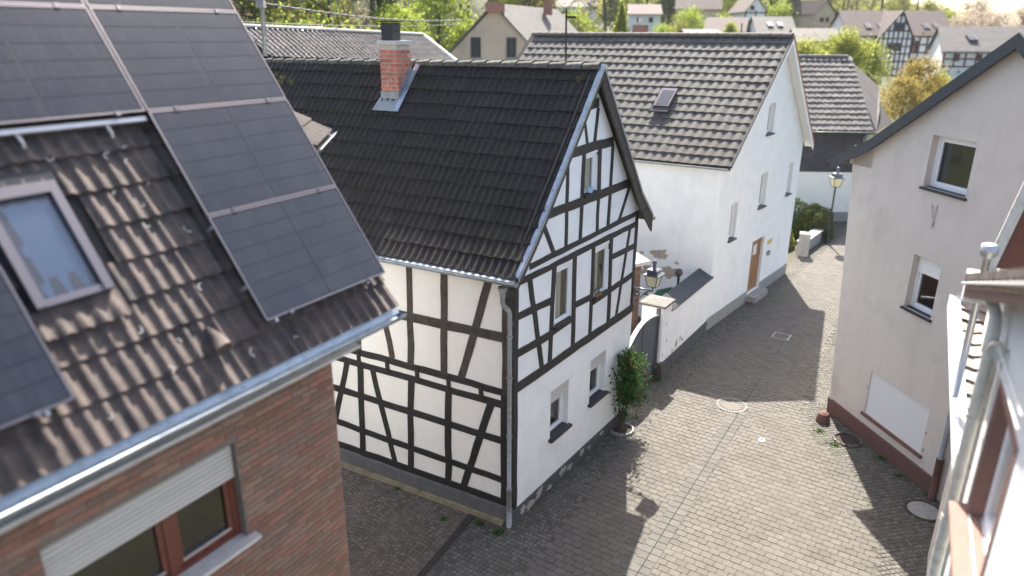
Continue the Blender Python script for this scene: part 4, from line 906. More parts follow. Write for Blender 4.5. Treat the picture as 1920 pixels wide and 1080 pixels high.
# ------------------------------------------------------------------ garden wall, pillar, gate
W0 = V(4.10, 18.02, 0); W1_ = V(6.33, 21.44, 0); wd = nrm(W1_ - W0); wn_ = V(wd[1], -wd[0], 0); wl_ = np.linalg.norm(W1_ - W0)
gw = thing('garden_wall', W0, 'white rendered garden wall with tile coping between pillar and white house', 'wall')
PX = .62
mb = MB(); mb.box(W0 + wd * PX - wn_ * .30, wd * (wl_ - PX), wn_ * .30, ZUP * 1.78); mb.build('wall', M['plaster'], gw)
mb = MB(); mb.box(W0 + wd * .0 - wn_ * .0, wd * wl_, wn_ * .02, ZUP * .36); mb.build('plinth', M['plinth'], gw)
pil = MB().box(W0 - wn_ * .62, wd * PX, wn_ * .62, ZUP * 2.05).build('pillar', M['plaster'], gw); pil['label'] = 'stained white gate pillar with stone cap'
mb = MB(); c = W0 + wd * PX / 2 - wn_ * .31 + ZUP * 2.05; q = [c + wd * a * .38 + wn_ * b * .38 for a, b in ((-1, -1), (1, -1), (1, 1), (-1, 1))]
mb.prism(q, ZUP * .07); tp = [p + ZUP * .07 for p in q]; k = len(mb.v); mb.add(tp + [c + ZUP * .14], [(0, 1, 4), (1, 2, 4), (2, 3, 4), (3, 0, 4)]); mb.build('cap_stone', M['cap_grey'], pil)
n_t = 24
for i in range(n_t):
    s = PX + (wl_ - PX) * i / n_t; h = (wl_ - PX) / n_t
    mb = MB(); rows = [[], []]
    for k in range(5):
        a = k / 4; z = 1.80 + .035 * math.sin(math.pi * a)
        rows[0].append(W0 + wd * (s + h * a) + wn_ * .06 + ZUP * (z - .0)); rows[1].append(W0 + wd * (s + h * a) - wn_ * .40 + ZUP * (z + .24))
    mb.sheet(rows); mb.sheet([[p - ZUP * .03 for p in rows[0]], rows[0]]); mb.build('coping_tile', M['slate'], gw)
mb = MB(); mb.prism([W0 + wd * PX + wn_ * .02 + ZUP * 1.77, W0 + wd * PX - wn_ * .36 + ZUP * 1.77, W0 + wd * PX - wn_ * .36 + ZUP * 1.99], wd * (wl_ - PX)); mb.build('coping_bed', M['mortar'], gw)
for i, (s, z, r, asp, z_) in enumerate([(1.25, .55, .14, .6, 0), (1.55, .62, .10, .5, 0), (.95, .42, .08, .6, 0), (1.75, .50, .07, .8, 0), (.30, 1.5, .05, .6, 0), (.42, .95, .06, .5, 0), (.2, .6, .06, .5, 0)]):
    MB().prism(blob(W0 + wd * s + ZUP * z + wn_ * (.022 if z < .40 else .002), wd, ZUP, r, 14, 90 + i, asp), wn_ * .004).build('bare_patch', M['flake'], gw)
gs = W0 - wd * .10 + wn_ * .06
o = MB().prism([gs + wd * -.06 - wn_ * .1, gs + wd * .20 - wn_ * .1, gs + wd * .20 + wn_ * .10, gs + wd * -.06 + wn_ * .10], ZUP * .42 - wn_ * .05 + wd * .03).build('corner_guard_stone', M['cast_iron'], base=gs)
tag(o, 'dark leaning guard stone at the foot of the gate pillar', 'guard stone')
ga, gb = W0 - wn_ * .12 - wd * 2.02, W0 - wn_ * .12 - wd * .02
gd = nrm(gb - ga); gl = np.linalg.norm(gb - ga); gn = V(gd[1], -gd[0], 0)
gt = thing('yard_gate', ga, 'grey panelled yard gate with curved top edge coloured sunlit white', 'gate')
ztop = lambda s: 1.95 - (.36 if s < 1.15 else .17) * (s - 1.15) ** 2
nbrd = 16
for i in range(nbrd):
    s0, s1 = gl * i / nbrd, gl * (i + 1) / nbrd - .006; q = -.006 * (i % 2)
    MB().prism([ga + gd * s0 + gn * q + ZUP * .06, ga + gd * s1 + gn * q + ZUP * .06, ga + gd * s1 + gn * q + ZUP * (ztop(s1) - .03), ga + gd * s0 + gn * q + ZUP * (ztop(s0) - .03)], -gn * .03).build('board', M['gate'], gt)
mb = MB(); rows = [[], [], [], []]
for i in range(25):
    s = gl * i / 24; z = ztop(s) + .01
    for k, (o_, dz) in enumerate(((.025, -.02), (.025, .025), (-.075, .025), (-.075, -.02))): rows[k].append(ga + gd * s + gn * o_ + ZUP * (z + dz))
mb.sheet(rows + [rows[0]]); mb.build('sunlit_top_rail', M['white_frame'], gt)  # sunlight on the gate's top edge, put into the colour as white
for s in (.02, gl / 2 - .02, gl / 2 + .05, gl - .06): MB().box(ga + gd * s + gn * .002 + ZUP * .05, gd * .06, gn * .02, ZUP * (ztop(s) - .08)).build('stile', M['gate'], gt)
MB().box(ga + gd * (gl - .05) - gn * .05 + ZUP * .02, gd * .06, gn * .10, ZUP * 2.0).build('gate_post', M['plinth_l'], gt)
mb = MB(); p = ga + gd * (gl / 2 + .12) + ZUP * .98; mb.tube([p + gn * .02, p + gn * .06, p + gn * .06 + gd * .12], .011, 6); mb.build('handle', M['alu'], gt)
mb = MB(); p = ga + gn * .05; mb.tube([p + ZUP * .02, p + ZUP * 1.55, p + ZUP * 1.66 - gd * .06, p + ZUP * 1.72 - gd * .2], .03, 8); mb.build('hinge_pipe', M['zinc_dull'], gt)

# things in the little yard
yp = V(2.9, 18.6, 0)
sh = thing('garden_shed', V(2.9, 19.6, 0), 'low shed with brown boards and pale roof edge in the back yard', 'shed')
s0 = V(3.10, 18.30, 0)
for i in range(18): MB().box(V(2.55, 18.75, .05 + i * .155), V(1.15, .75, 0), V(-.02, .03, 0), V(0, 0, .145)).build('board', M['wood_boards'], sh)
MB().box(V(1.6, 18.3, 0), V(.93, .43, 0), V(-1.2, 1.9, 0), V(0, 0, 2.8)).build('side_wall', M['wood_boards'], sh)
MB().prism([V(2.3, 18.45, 2.83), V(3.95, 19.52, 2.83), V(2.8, 21.6, 3.15), V(1.1, 20.6, 3.15)], ZUP * .10).build('roof', M['slab'], sh)
bk = thing('bicycle', V(3.42, 17.95, 0), 'blue bicycle leaning behind the yard gate', 'bicycle')
X = nrm(V(.50, .86, 0)); c0 = V(3.05, 17.35, .35)
def wheel(c, nm):
    mb = MB(); pth = [c + X * .33 * math.cos(a) + ZUP * .33 * math.sin(a) for a in np.linspace(0, 2 * math.pi, 29)]; mb.tube(pth, .02, 6); wh = mb.build(nm, M['rubber'], bk, True)
    mb = MB()
    for a in np.linspace(0, math.pi * 2, 17)[:-1]: mb.tube([c, c + X * .32 * math.cos(a) + ZUP * .32 * math.sin(a)], .0025, 4)
    mb.build('spokes', M['alu'], wh)
wheel(c0, 'wheel'); wheel(c0 + X * 1.05, 'wheel')
mb = MB(); bbk = c0 + X * .45 - ZUP * .05; st_ = c0 + X * .33 + ZUP * .50; hd = c0 + X * .83 + ZUP * .52
for p, q in ((c0, bbk), (c0, st_), (bbk, st_), (bbk, hd - ZUP * .1), (st_, hd), (hd + ZUP * .12 - X * .03, c0 + X * 1.05)): mb.tube([p, q], .018, 7)
mb.build('frame', M['blue'], bk, True)
MB().box(st_ + ZUP * .12 - X * .12 - V(.06, -.04, 0), X * .25, V(.12, -.08, 0), ZUP * .05).build('saddle', M['rubber'], bk)
MB().tube([hd + ZUP * .2 + V(.26, -.15, 0), hd + ZUP * .24, hd + ZUP * .2 - V(.26, -.15, 0)], .014, 6).build('handlebar', M['alu'], bk)
mb = MB(); rows = []
for i in range(9): rows.append([V(3.25 + .09 * i * .56, 17.0 + .09 * i * .83, 0) + V(-.05 - .06 * k, .04 * k, .55 - .02 * i + .05 * math.sin(i * 1.3 + k) - .06 * (k - 2) ** 2 * .6) for k in range(6)])
o = mb.sheet(rows).build('tarpaulin', M['tarp'], base=V(3.2, 17.3, 0)); tag(o, 'crumpled blue tarpaulin over a heap behind the gate', 'tarpaulin')
o = thing('clay_tile_stack', V(3.0, 16.75, 0), 'stack of red clay tiles behind the low side of the gate', 'tile stack')
for i in range(7): MB().box(V(2.75 + rng.gauss(0, .01), 16.55 + rng.gauss(0, .01), .9 + .05 * i), V(.28, .40, 0), V(-.22, .15, 0), V(0, 0, .042)).build('clay_tile', M['terracotta'], o)
MB().box(V(2.73, 16.53, 0), V(.30, .42, 0), V(-.24, .17, 0), V(0, 0, .89)).build('pallet_stand', M['wood_boards'], o)
wb = thing('wheelbarrow', V(4.3, 19.6, 0), 'green wheelbarrow tipped against the white house wall', 'wheelbarrow')
c = V(4.35, 19.75, 1.55); mb = MB(); mb.prism([c + V(-.25, .1, -.1), c + V(.25, .4, -.1), c + V(.32, .2, .3), c + V(-.2, -.1, .3)], V(.06, -.1, .18)); mb.build('tray', M['green'], wb)
mb = MB(); mb.tube([c + V(-.2, 0, .2), c + V(-.55, -.25, .38)], .018, 6); mb.tube([c + V(.1, .3, 0), c + V(-.3, .2, -1.5)], .018, 6); mb.tube([c + V(.2, .2, 0), c + V(.2, -.1, -1.5)], .018, 6); mb.build('handles', M['iron'], wb)
o = thing('stone_ball', V(5.15, 20.6, 0), 'dark round garden ornament on a post behind the coping', 'ornament'); MB().tube([V(5.1, 20.75, 0), V(5.1, 20.75, 2.1)], .04, 8).build('post', M['iron'], o)
MB().lathe(V(5.1, 20.75, 2.06), [(0, 0), (.08, .02), (.12, .10), (.12, .14), (.08, .22), (0, .24)], 14).build('ball', M['cast_iron'], o, True)

# ------------------------------------------------------------------ foliage helpers
def leaves(mb, pts, size, squash=1.0):
    n = len(pts); a = nrng.normal(size=(n, 3)); a[:, 2] *= squash; a /= np.linalg.norm(a, axis=1)[:, None]
    b = nrng.normal(size=(n, 3)); b -= (b * a).sum(1)[:, None] * a; b /= np.linalg.norm(b, axis=1)[:, None]
    s = size * nrng.uniform(.6, 1.35, size=(n, 1)); a = a * s; b = b * s * .6
    k = len(mb.v); P = np.asarray(pts); q = np.stack([P - a, P - b, P + a, P + b], 1).reshape(-1, 3)
    mb.v.extend(map(tuple, q)); mb.f.extend([(k + 4 * i, k + 4 * i + 1, k + 4 * i + 2, k + 4 * i + 3) for i in range(n)])
# climbing rose at the gable
bc = V(2.66, 15.16, 0)
bush = thing('climbing_shrub', bc, 'tall rose shrub with red young leaves at the gable foot', 'shrub')
mb = MB(); stems = []
for i in range(11):
    q = rng.uniform(-.22, .22); p = [bc + A1 * rng.gauss(0, .05) + NG * rng.gauss(-.03, .03)]
    tp = bc + A1 * q * 2.0 + NG * rng.uniform(-.10, .12) + ZUP * rng.uniform(1.0, 1.8)
    for k in range(1, 6): p.append(p[0] + (tp - p[0]) * (k / 5) + V(rng.gauss(0, .03), rng.gauss(0, .03), 0))
    mb.tube(p, [.022, .017, .013, .010, .008, .005], 6); stems += p[2:]
mb.build('stems', M['bark'], bush, True)
pts, red = [], []
for i in range(7200):
    z = rng.uniform(.42, 2.08); wdt = np.interp(z, [.45, .9, 1.3, 1.7, 2.0], [.16, .40, .58, .50, .30]); dn_ = .17 + .06 * math.sin(z * 3)
    s_ = rng.gauss(0, wdt * .55); s_ += (.14 if .7 < z < 1.6 else -.05) ; dep = rng.gauss(.10, dn_)
    cl = math.sin(s_ * 17 + z * 9) + math.sin(z * 14 - s_ * 8 + 2) + math.sin(dep * 20)
    if cl < -.35 - (.2 if z > 1 else 0): continue
    if z < .8 and rng.random() < .72: continue
    p = bc + A1 * s_ + NG * max(dep, -.10) + ZUP * z
    (red if rng.random() < (.20 if s_ > .2 or z > 1.75 else .06) else pts).append(p)
mb = MB(); leaves(mb, pts, .036); mb.build('foliage', M['leaf_rose'], bush)
mb = MB(); leaves(mb, red, .028); mb.build('red_foliage', M['leaf_red'], bush)
ring = thing('shrub_edging', bc, 'ring of edging stones with soil round the rose shrub', 'edging')
MB().lathe(bc, [(.27, -.03), (.27, .012), (.1, .03), (0, .035)], 18).build('soil', M['soil'], ring)
for i in range(15):
    a = 2 * math.pi * i / 15; c = bc + V(math.cos(a), math.sin(a), 0) * .285; tt = V(-math.sin(a), math.cos(a), 0)
    MB().bar(c - tt * .05 + ZUP * .02, c + tt * .05 + ZUP * .02, .045, .07).build('edge_stone', M['concrete'], ring)
# weeds
for i, (x, y, lab) in enumerate([(-1.32, 11.72, 'green weed tuft in the fan cobbles near the plinth'), (-.25, 11.35, 'mossy weed tuft by the downpipe foot'), (-2.35, 12.75, 'small weed tuft at the foot of the side wall'), (7.45, 15.15, 'weed tuft beside the planting pit'), (7.55, 14.55, 'low weeds on the lane side of the planting pit'), (8.35, 13.95, 'weed tuft against the brown plinth'), (8.45, 13.3, 'second weed tuft further along the brown plinth'), (8.72, 12.55, 'weed tuft near the round concrete cover'), (4.02, 17.75, 'weed tuft beside the gate post'), (-.62, 11.6, 'yellow green weeds at the drain end')]):
    mb = MB(); c = V(x, y, 0)
    for k in range(70):
        p = c + V(rng.gauss(0, .055), rng.gauss(0, .04), 0); d = V(rng.gauss(0, .04), rng.gauss(0, .04), rng.uniform(.02, .075)); s = V(rng.gauss(0, .008), rng.gauss(0, .008), 0); mb.poly(p - s, p + s, p + d)
    tag(mb.build('weed_tuft', M['leaf_grass'], base=c), lab, 'weed', 'weeds in the paving')

lt = MB()
for i in range(90):
    x, y = rng.uniform(0, 8), rng.uniform(10, 19)
    if not (pip(x, y, lane_poly) or pip(x, y, left_poly)): continue
    q = rng.uniform(.006, .018); a = rng.random() * 6.3; X_ = V(math.cos(a), math.sin(a), .15) * q; Y_ = V(-math.sin(a), math.cos(a), .2) * q * .6; c = V(x, y, .012); lt.poly(c - X_, c - Y_, c + X_, c + Y_)
tag(lt.build('petals', M['petal'], base=V(4, 14, 0)), 'scattered pale petals and litter flecks on the paving', kind='stuff')
# ------------------------------------------------------------------ grey gabled house on the right
C0 = V(8.061, 16.096, 0); X3 = V(.196, -.981, 0); N3 = V(-.981, -.196, 0)
HG = thing('grey_house', C0, 'plain grey rendered house with brown plinth and dark verge on the right', 'house')
def G3(s, z, o=0.): return C0 + X3 * s + ZUP * z + N3 * o
ops3 = [(1.66, 2.76, 6.12, 7.16), (1.79, 2.56, 3.55, 4.72), (1.22, 3.05, .68, 1.74)]
AP3 = (3.32, 9.02); EL3 = (-1.18, 6.20); SR3 = 7.0
mb = MB(); wall(mb, C0, X3, N3, .05, SR3, 0, [(-.05, 6.70), (AP3[0], AP3[1] - .10), (SR3, 6.1)], ops3, .20)
# leaning, rounded left corner
rows = []
for z in np.linspace(0, 6.62, 8):
    lean = -.66 * (z / 6.6) ** 1.15; row = [G3(.05, z)]
    for a in np.linspace(0, math.pi / 2, 6): row.append(G3(.05 + (lean - .05 + .0) * 1.0 - .12 * math.sin(a) * .6, z, -.18 * (1 - math.cos(a))))
    row.append(G3(lean - .10, z, -4.0)); rows.append(row)
mb.sheet(rows); mb.poly(G3(.05, 6.72), G3(-.74, 6.40), G3(-.74, 6.2), G3(.05, 6.2))
hgw = mb.build('wall', M['grey_wall'], HG)
for k, o in enumerate(ops3[:2]): window(HG, C0, X3, N3, *o, back=.15, fw=.075, inner=.05, sill='sill_dark', sill_out=.05, shutter=0 if k == 0 else .0)
MB().box(G3(1.85, 4.35, -.15), X3 * .66, N3 * .03, ZUP * .34).build('blind', M['curtain'], HG)
bs = MB().box(G3(1.22, .68, -.06), X3 * 1.83, N3 * .03, ZUP * 1.06).build('shop_shutter', M['shutter_white'], HG); bs['label'] = 'closed white shutter panel near the ground'
MB().prism([G3(1.16, .60, -.05), G3(1.16, .60, .05), G3(1.16, .66, .04), G3(1.16, .68, -.05)], X3 * 1.95).build('sill', M['plinth_brown'], HG)
MB().prism([G3(.06, 0, 0), G3(.06, 0, .035), G3(.06, .38, .035), G3(.06, .40, 0)], X3 * 3.62).build('plinth', M['plinth_brown'], HG)
rows = []
for z in (0, .38):
    lean = -.66 * (z / 6.6) ** 1.15; row = [G3(.08, z, .034)]
    for a in np.linspace(0, math.pi / 2, 6): row.append(G3(.03 + lean - .05 - .12 * math.sin(a) * .6, z, .034 - .2 * (1 - math.cos(a))))
    row.append(G3(lean - .12, z, -4.0)); rows.append(row)
MB().sheet(rows).build('plinth', M['plinth_brown'], HG)
mb = MB(); ln = 7.0
EL, AP, ER = V(EL3[0], 0, EL3[1]), V(AP3[0], 0, AP3[1]), V(SR3 + .5, 0, 5.75)
BRK3 = (.10, 6.82)
def K3(s, z, o): return G3(s, z, o)
seg3 = [(EL3, BRK3), (BRK3, AP3), (AP3, (SR3 + .5, 5.9))]
for (sa, za), (sb, zb) in seg3: mb.prism([K3(sa, za - .10, .16), K3(sa, za + .02, .16), K3(sb, zb + .02, .16), K3(sb, zb - .10, .16)], -N3 * ln)
r3 = mb.build('roof', M['tile_grey'], HG)
mb = MB()
for (sa, za), (sb, zb) in seg3: mb.prism([K3(sa, za - .20, .20), K3(sa, za + .06, .20), K3(sb, zb + .06, .20), K3(sb, zb - .20, .20)], -N3 * .045)
mb.build('barge_board', M['slate'], r3)
mb = MB()
for (sa, za), (sb, zb) in seg3: mb.poly(K3(sa, za - .105, .158), K3(sb, zb - .105, .158), K3(sb, zb - .105, -.01), K3(sa, za - .105, -.01))
mb.build('soffit', M['slate'], r3)
gutter(HG, K3(EL3[0] - .03, EL3[1] - .02, .22), K3(EL3[0] - .03, EL3[1] - .02, -6), .06, 'slate')
MB().tube([G3(3.66, 4.0, .09), G3(3.66, .95, .09)], .055, 10).build('downpipe', M['zinc_dull'], HG, True)
MB().tube([G3(3.66, .95, .09), G3(3.66, .02, .09)], .075, 10).build('standpipe', M['plinth_brown'], HG, True)
for i, (s, z, r) in enumerate([(2.0, 5.78, .06), (2.14, 5.80, .05), (2.12, 5.45, .07), (3.08, 1.2, .05), (3.1, .8, .06), (1.18, 1.3, .05)]): MB().prism(blob(G3(s, z, .002), X3, ZUP, r, 12, 200 + i, .5), N3 * .003).build('bare_patch', M['flake'], hgw)
mb = MB(); mb.tube([G3(2.02, 5.80, .02), G3(2.10, 5.55, .03)], .01, 6); mb.tube([G3(2.14, 5.80, .02), G3(2.12, 5.35, .03)], .012, 6); mb.build('wall_bracket', M['pipe_cream'], HG)

# ------------------------------------------------------------------ white house at the right edge
a4 = math.radians(28.5); D4 = V(math.sin(a4), math.cos(a4), 0); N4 = V(-D4[1], D4[0], 0); F0 = -N4 * 1.15
HR = thing('corner_house', F0 + D4 * 6, 'white rough-rendered house with brown window surround at the right edge', 'house')
def G4(u, z, o=0.): return F0 + D4 * u + ZUP * z + N4 * o
ops4 = [(6.12, 7.38, 4.56, 5.95)]
vz = lambda u: 6.22 + (9.2 - u) * .30
mb = MB(); wall(mb, F0, D4, N4, -1.0, 8.30, 0, [(-1, 7.2), (2.2, 8.30), (8.30, 6.48)], ops4, .16); mb.poly(G4(8.30, 0), G4(8.30, 6.48), G4(8.30, 6.48, -2.2), G4(8.30, 0, -2.2)); mb.build('wall', M['white_rough'], HR)
wn = window(HR, F0, D4, N4, *ops4[0], back=.12, fw=.07, inner=.05, sill=None, mull=(6.75,))
mb = MB()
for o_ in ((6.04, 6.12, 4.50, 6.03), (7.38, 7.46, 4.50, 6.03), (6.12, 7.38, 5.95, 6.03)): mb.box(G4(o_[0], o_[2], .0), D4 * (o_[1] - o_[0]), N4 * .012, ZUP * (o_[3] - o_[2]))
mb.box(G4(7.36, 4.56, -.119), D4 * .018, N4 * .118, ZUP * 1.39); mb.build('surround', M['brown_paint'], HR)
MB().prism([G4(5.95, 4.48, -.10), G4(5.95, 4.48, .16), G4(5.95, 4.54, .16), G4(5.95, 4.57, -.10)], D4 * 1.6).build('sill', M['brown_paint'], HR)
ov4 = .26
mb = MB(); mb.prism([G4(9.15, vz(9.15) + .02, ov4), G4(2.2, vz(2.2) + .02, ov4), G4(2.2, vz(2.2) + .16, ov4), G4(9.15, vz(9.15) + .16, ov4)], -N4 * 5.0); r4 = mb.build('roof', M['deck'], HR)
for ua_, ub_, za_, zb_ in ((9.15, 2.2, vz(9.15) + .17, vz(2.2) + .17), (-4.7, 2.2, vz(9.15) + .17, vz(2.2) + .17)):
    pa, pb = G4(ua_, za_, ov4 - .28), G4(ub_, zb_, ov4 - .28); Ud = N4 if np.cross(N4, pb - pa)[2] > 0 else -N4
    if Ud @ N4 > 0: pa, pb = pa - N4 * 4.8, pb - N4 * 4.8
    tile_rows(r4, 'main_roof_tile', tn, None, [pa, pb], Ud, 16, .30, .335, 0)
mb = MB(); mb.prism([G4(-4.7, vz(9.15) + .02, ov4), G4(2.2, vz(2.2) + .02, ov4), G4(2.2, vz(2.2) + .16, ov4), G4(-4.7, vz(9.15) + .16, ov4)], -N4 * 5.0); mb.build('near_slope', M['deck'], r4)
MB().poly(G4(9.15, vz(9.15) + .015, ov4), G4(2.2, vz(2.2) + .015, ov4), G4(2.2, vz(2.2) + .015, -.01), G4(9.15, vz(9.15) + .015, -.01)).build('soffit', M['wood_boards'], r4)
MB().prism([G4(9.15, vz(9.15) - .02, ov4 + .03), G4(2.2, vz(2.2) - .02, ov4 + .03), G4(2.2, vz(2.2) + .14, ov4 + .03), G4(9.15, vz(9.15) + .14, ov4 + .03)], -N4 * .03).build('barge_board', M['wood_boards'], r4)
for i in range(20):
    u = 9.15 - i * .33; MB().prism([G4(u, vz(u) + .16, ov4 + .05), G4(u - .34, vz(u - .34) + .20, ov4 + .05), G4(u - .34, vz(u - .34) + .26, ov4 + .05), G4(u, vz(u) + .26, ov4 + .05)], -N4 * .30).build('verge_tile', M['tile_brown'], r4)
MB().tube([G4(9.15, vz(9.15) + .14, ov4 + .06), G4(2.2, vz(2.2) + .14, ov4 + .06)], .018, 6).build('verge_trim', M['alu'], r4)
MB().box(G4(9.16, 6.16, -.05), D4 * .14, N4 * .34, ZUP * .32).build('eave_box', M['white_frame'], HR)
MB().box(G4(9.32, 6.12, .16), D4 * .10, N4 * .12, ZUP * .36).build('fascia_end', M['pipe_cream'], HR)
gutter(HR, G4(9.36, 6.28, .10), G4(9.36, 6.28, -2.2), .065, 'alu')
mb = MB(); mb.tube([G4(8.1, 6.62, .18), G4(7.80, 6.50, .12), G4(7.72, 6.35, .11), G4(7.74, 4.4, .11), G4(7.78, .05, .11)], .054, 14); dp4 = mb.build('downpipe', M['pipe_cream'], HR, True)
for z in (5.4, 4.2, 3.0, 1.6): MB().tube([G4(7.74, z, .11), G4(7.74, z + .05, .11)], .066, 12).build('pipe_clip', M['pipe_cream'], dp4, True)
MB().tube([G4(7.62, 6.3, .05), G4(7.62, .05, .05)], .020, 8).build('conduit', M['pipe_cream'], HR, True)
bg_ = thing('brown_gable', V(7.9, 10.2, 0), 'dark brown boarded gable with cream barge board above the annex', 'gable')
ga0, ga1 = V(7.20, 10.22, 5.75), V(7.60, 9.95, 8.35)
MB().prism([ga0, ga1, ga1 + V(1.5, -1.0, 0), ga0 + V(1.9, -1.3, 0)], V(.3, .5, 0)).build('boarding', M['brown_frame'], bg_)
MB().prism([ga0 + V(-.10, .07, -.1), ga0 + V(.02, -.01, -.1), ga1 + V(.02, -.01, 0), ga1 + V(-.10, .07, 0)], V(-.03, -.05, 0)).build('barge_board', M['pipe_cream'], bg_)
MB().box(V(7.4, 10.3, 0), V(1.7, -1.2, 0), V(.3, .5, 0), V(0, 0, 5.8)).build('wall', M['grey_wall'], bg_)
fl4 = thing('metal_flue', V(6.28, 9.03, 5.0), 'short shiny metal flue with hood above the right house eave', 'flue')
c = V(6.27, 9.03, 4.2); MB().tube([c, c + ZUP * 2.1], .045, 12).build('pipe', M['alu'], fl4, True); MB().lathe(c + ZUP * 2.05, [(.06, 0), (.105, .05), (.105, .18), (.06, .20), (0, .20)], 12).build('hood', M['alu'], fl4, True)
cl = thing('clothesline_bracket', G4(7.75, 5.75, .1), 'cream wall pulley with white cords on the right house', 'bracket')
MB().lathe(G4(7.45, 6.28, .10), [(.07, -.03), (.075, 0), (.07, .03), (.02, .035), (0, .035)], 16, D4).build('pulley', M['pipe_cream'], cl, True)
MB().tube([G4(7.45, 6.28, .0), G4(7.45, 6.28, .12)], .02, 8).build('arm', M['pipe_cream'], cl, True)
for dz in (.05, -.06): MB().tube([G4(7.45, 6.28 + dz, .10), G4(5.6, 6.45 + dz, .12)], .004, 6).build('cord', M['white_frame'], cl, True)
# low annex with pale tiles between the two right houses
an = thing('annex', V(7.2, 10.2, 0), 'low annex with sunlit pale tiled roof between the two right houses', 'annex')
aT, aB = V(7.80, 11.87, 4.62), V(5.92, 8.15, 3.74); av = aB - aT; ax_ = nrm(np.cross(av, ZUP)); ax_ = ax_ if ax_[0] > 0 else -ax_
mb = MB(); mb.prism([aT - ZUP * .04, aB - ZUP * .04, aB + ax_ * 3 - ZUP * .04, aT + ax_ * 3 - ZUP * .04], -ZUP * .12); ar = mb.build('roof', M['deck'], an)
t5 = tile_mesh('roof_tile', M['tile_pale'], .25, .36, .03, 1, .02, 1.0, 6, .04)
tile_rows(ar, 'roof_tile', t5, None, [aB, aT], ax_ if np.cross(ax_, aT - aB)[2] > 0 else -ax_, 8, .25, .33, 90)
MB().prism([aT + ZUP * .08, aT + ZUP * -.16, aT - ax_ * .06 + ZUP * -.16, aT - ax_ * .06 + ZUP * .08], av).build('verge_board', M['white_frame'], an)
MB().prism([aT + ax_ * .0 + ZUP * .085, aT + ax_ * .10 + ZUP * .10, aT + ax_ * .10 + ZUP * .08], av).build('verge_strip', M['yellow'] if False else M['slab'], an)
mb = MB(); b0, b1 = aB * V(1, 1, 0), aT * V(1, 1, 0); mb.box(b0 + (b1 - b0) * .16 + ax_ * .75, (b1 - b0) * .82, ax_ * 2.0, ZUP * 3.6); mb.build('wall', M['grey_wall'], an)

# ------------------------------------------------------------------ house with slate cladding beyond
S5 = V(17.5, 35.9, 0); HS = thing('slate_clad_house', S5, 'house with slate-clad upper floor and faded tile roof beyond the lane', 'house')
X5 = nrm(V(-.93, .20, 0)); X5 = nrm(V(-.985, .05, 0)); N5 = V(X5[1], -X5[0], 0); N5 = N5 if N5[1] < 0 else -N5; Y5 = -N5
def G5(s, z, o=0.): return S5 + X5 * s + ZUP * z + N5 * o
mb = MB(); wall(mb, S5, X5, N5, 0, 7.0, 0, [(0, 2.7), (7, 2.7)]); mb.poly(G5(0, 0), G5(0, 4.6), G5(-.6, 4.6, -6), G5(-.6, 0, -6)); mb.build('wall', M['plaster_cream'], HS)
MB().box(G5(-.02, 2.55, 0), X5 * 7.02, N5 * .03, ZUP * 2.1).build('slate_cladding', M['slate_wall'], HS)
mb = MB(); k = 0
for r in range(9):
    for i in range(28): 
        p = G5(.02 + (i + .5 * (r % 2)) * .25, 2.56 + r * .23, .035); mb.poly(p, p + X5 * .24, p + X5 * .24 + ZUP * .24 - N5 * .004, p + ZUP * .24 - N5 * .004)
o = mb.build('slates', M['slate_wall'], HS); o['kind'] = 'stuff'
MB().box(G5(0, 0, 0), X5 * 7.0, N5 * .03, ZUP * .5).build('plinth', M['concrete'], HS)
e5, rz = G5(-.25, 4.62, .45), 7.95
Ue = X5
mb = MB(); rid0, rid1 = G5(.15, rz, -3.6), G5(8.0, rz, -3.6); ev0, ev1 = G5(-.25, 4.62, .45), G5(8.0, 4.62, .45)
mb.prism([ev0, ev1, rid1, rid0], -ZUP * .12); mb.poly(ev0, rid0, G5(-1.5, 6.2, -3.6), G5(-1.6, 4.9, -1.0)); r5 = mb.build('roof', M['deck'], HS)
Yv = nrm(rid0 - ev0 - Ue * ((rid0 - ev0) @ Ue)); Uu = -Ue if np.cross(-Ue, Yv)[2] > 0 else Ue
t6 = tile_mesh('roof_tile', M['tile_pink'], .30, .40, .045, 1, .025, 1.0, 6, .05)
st5 = ev1 if Uu @ Ue < 0 else ev0
tile_rows(r5, 'roof_tile', t6, None, [st5 + ZUP * .03, st5 + ZUP * .03 + Yv * np.linalg.norm(rid0 - ev0)], Uu, 27, .30, .36, 260, lambda q: q[0] < 1490)
for i in range(24):
    c = G5(.1 + i * .33, rz + .04, -3.6); mb = MB(); rows = [[q + N5 * .13 * math.cos(a) + ZUP * (.13 * math.sin(a) - .02) for a in np.linspace(-.1, math.pi + .1, 7)] for q in (c, c + X5 * .33)]; mb.sheet(rows).build('ridge_tile', M['tile_pink'], r5)
mb = MB(); mb.poly(ev0 + ZUP * .03, rid0 + ZUP * .03, G5(-1.75, 6.5, -3.6), G5(-1.0, 5.5, -1.3)); mb.build('hip_face', M['tile_pink'], r5)
mb = MB(); mb.poly(G5(-.05, 2.5, .0), G5(-.05, 4.7, .0), G5(-.9, 5.6, -1.5), G5(-1.5, 6.3, -3.6), G5(-1.6, 2.5, -3.6)); mb.build('side_cladding', M['slate_wall'], HS)
gutter(HS, ev0 + N5 * .06, ev1 + N5 * .06, .07, 'zinc')
MB().tube([ev0 + N5 * .06 + X5 * .3, G5(.1, 4.3, .08), G5(.1, .05, .08)], .05, 8).build('downpipe', M['zinc'], HS, True)
c = G5(4.3, 6.9, -2.55); MB().box(c, X5 * .5, Y5 * .5, ZUP * 1.55).build('chimney', M['ochre'], HS)
MB().box(c - X5 * .05 + N5 * .06 + ZUP * -.1, X5 * .62, Y5 * .2, ZUP * .22).build('chimney_flashing', M['zinc'], HS)
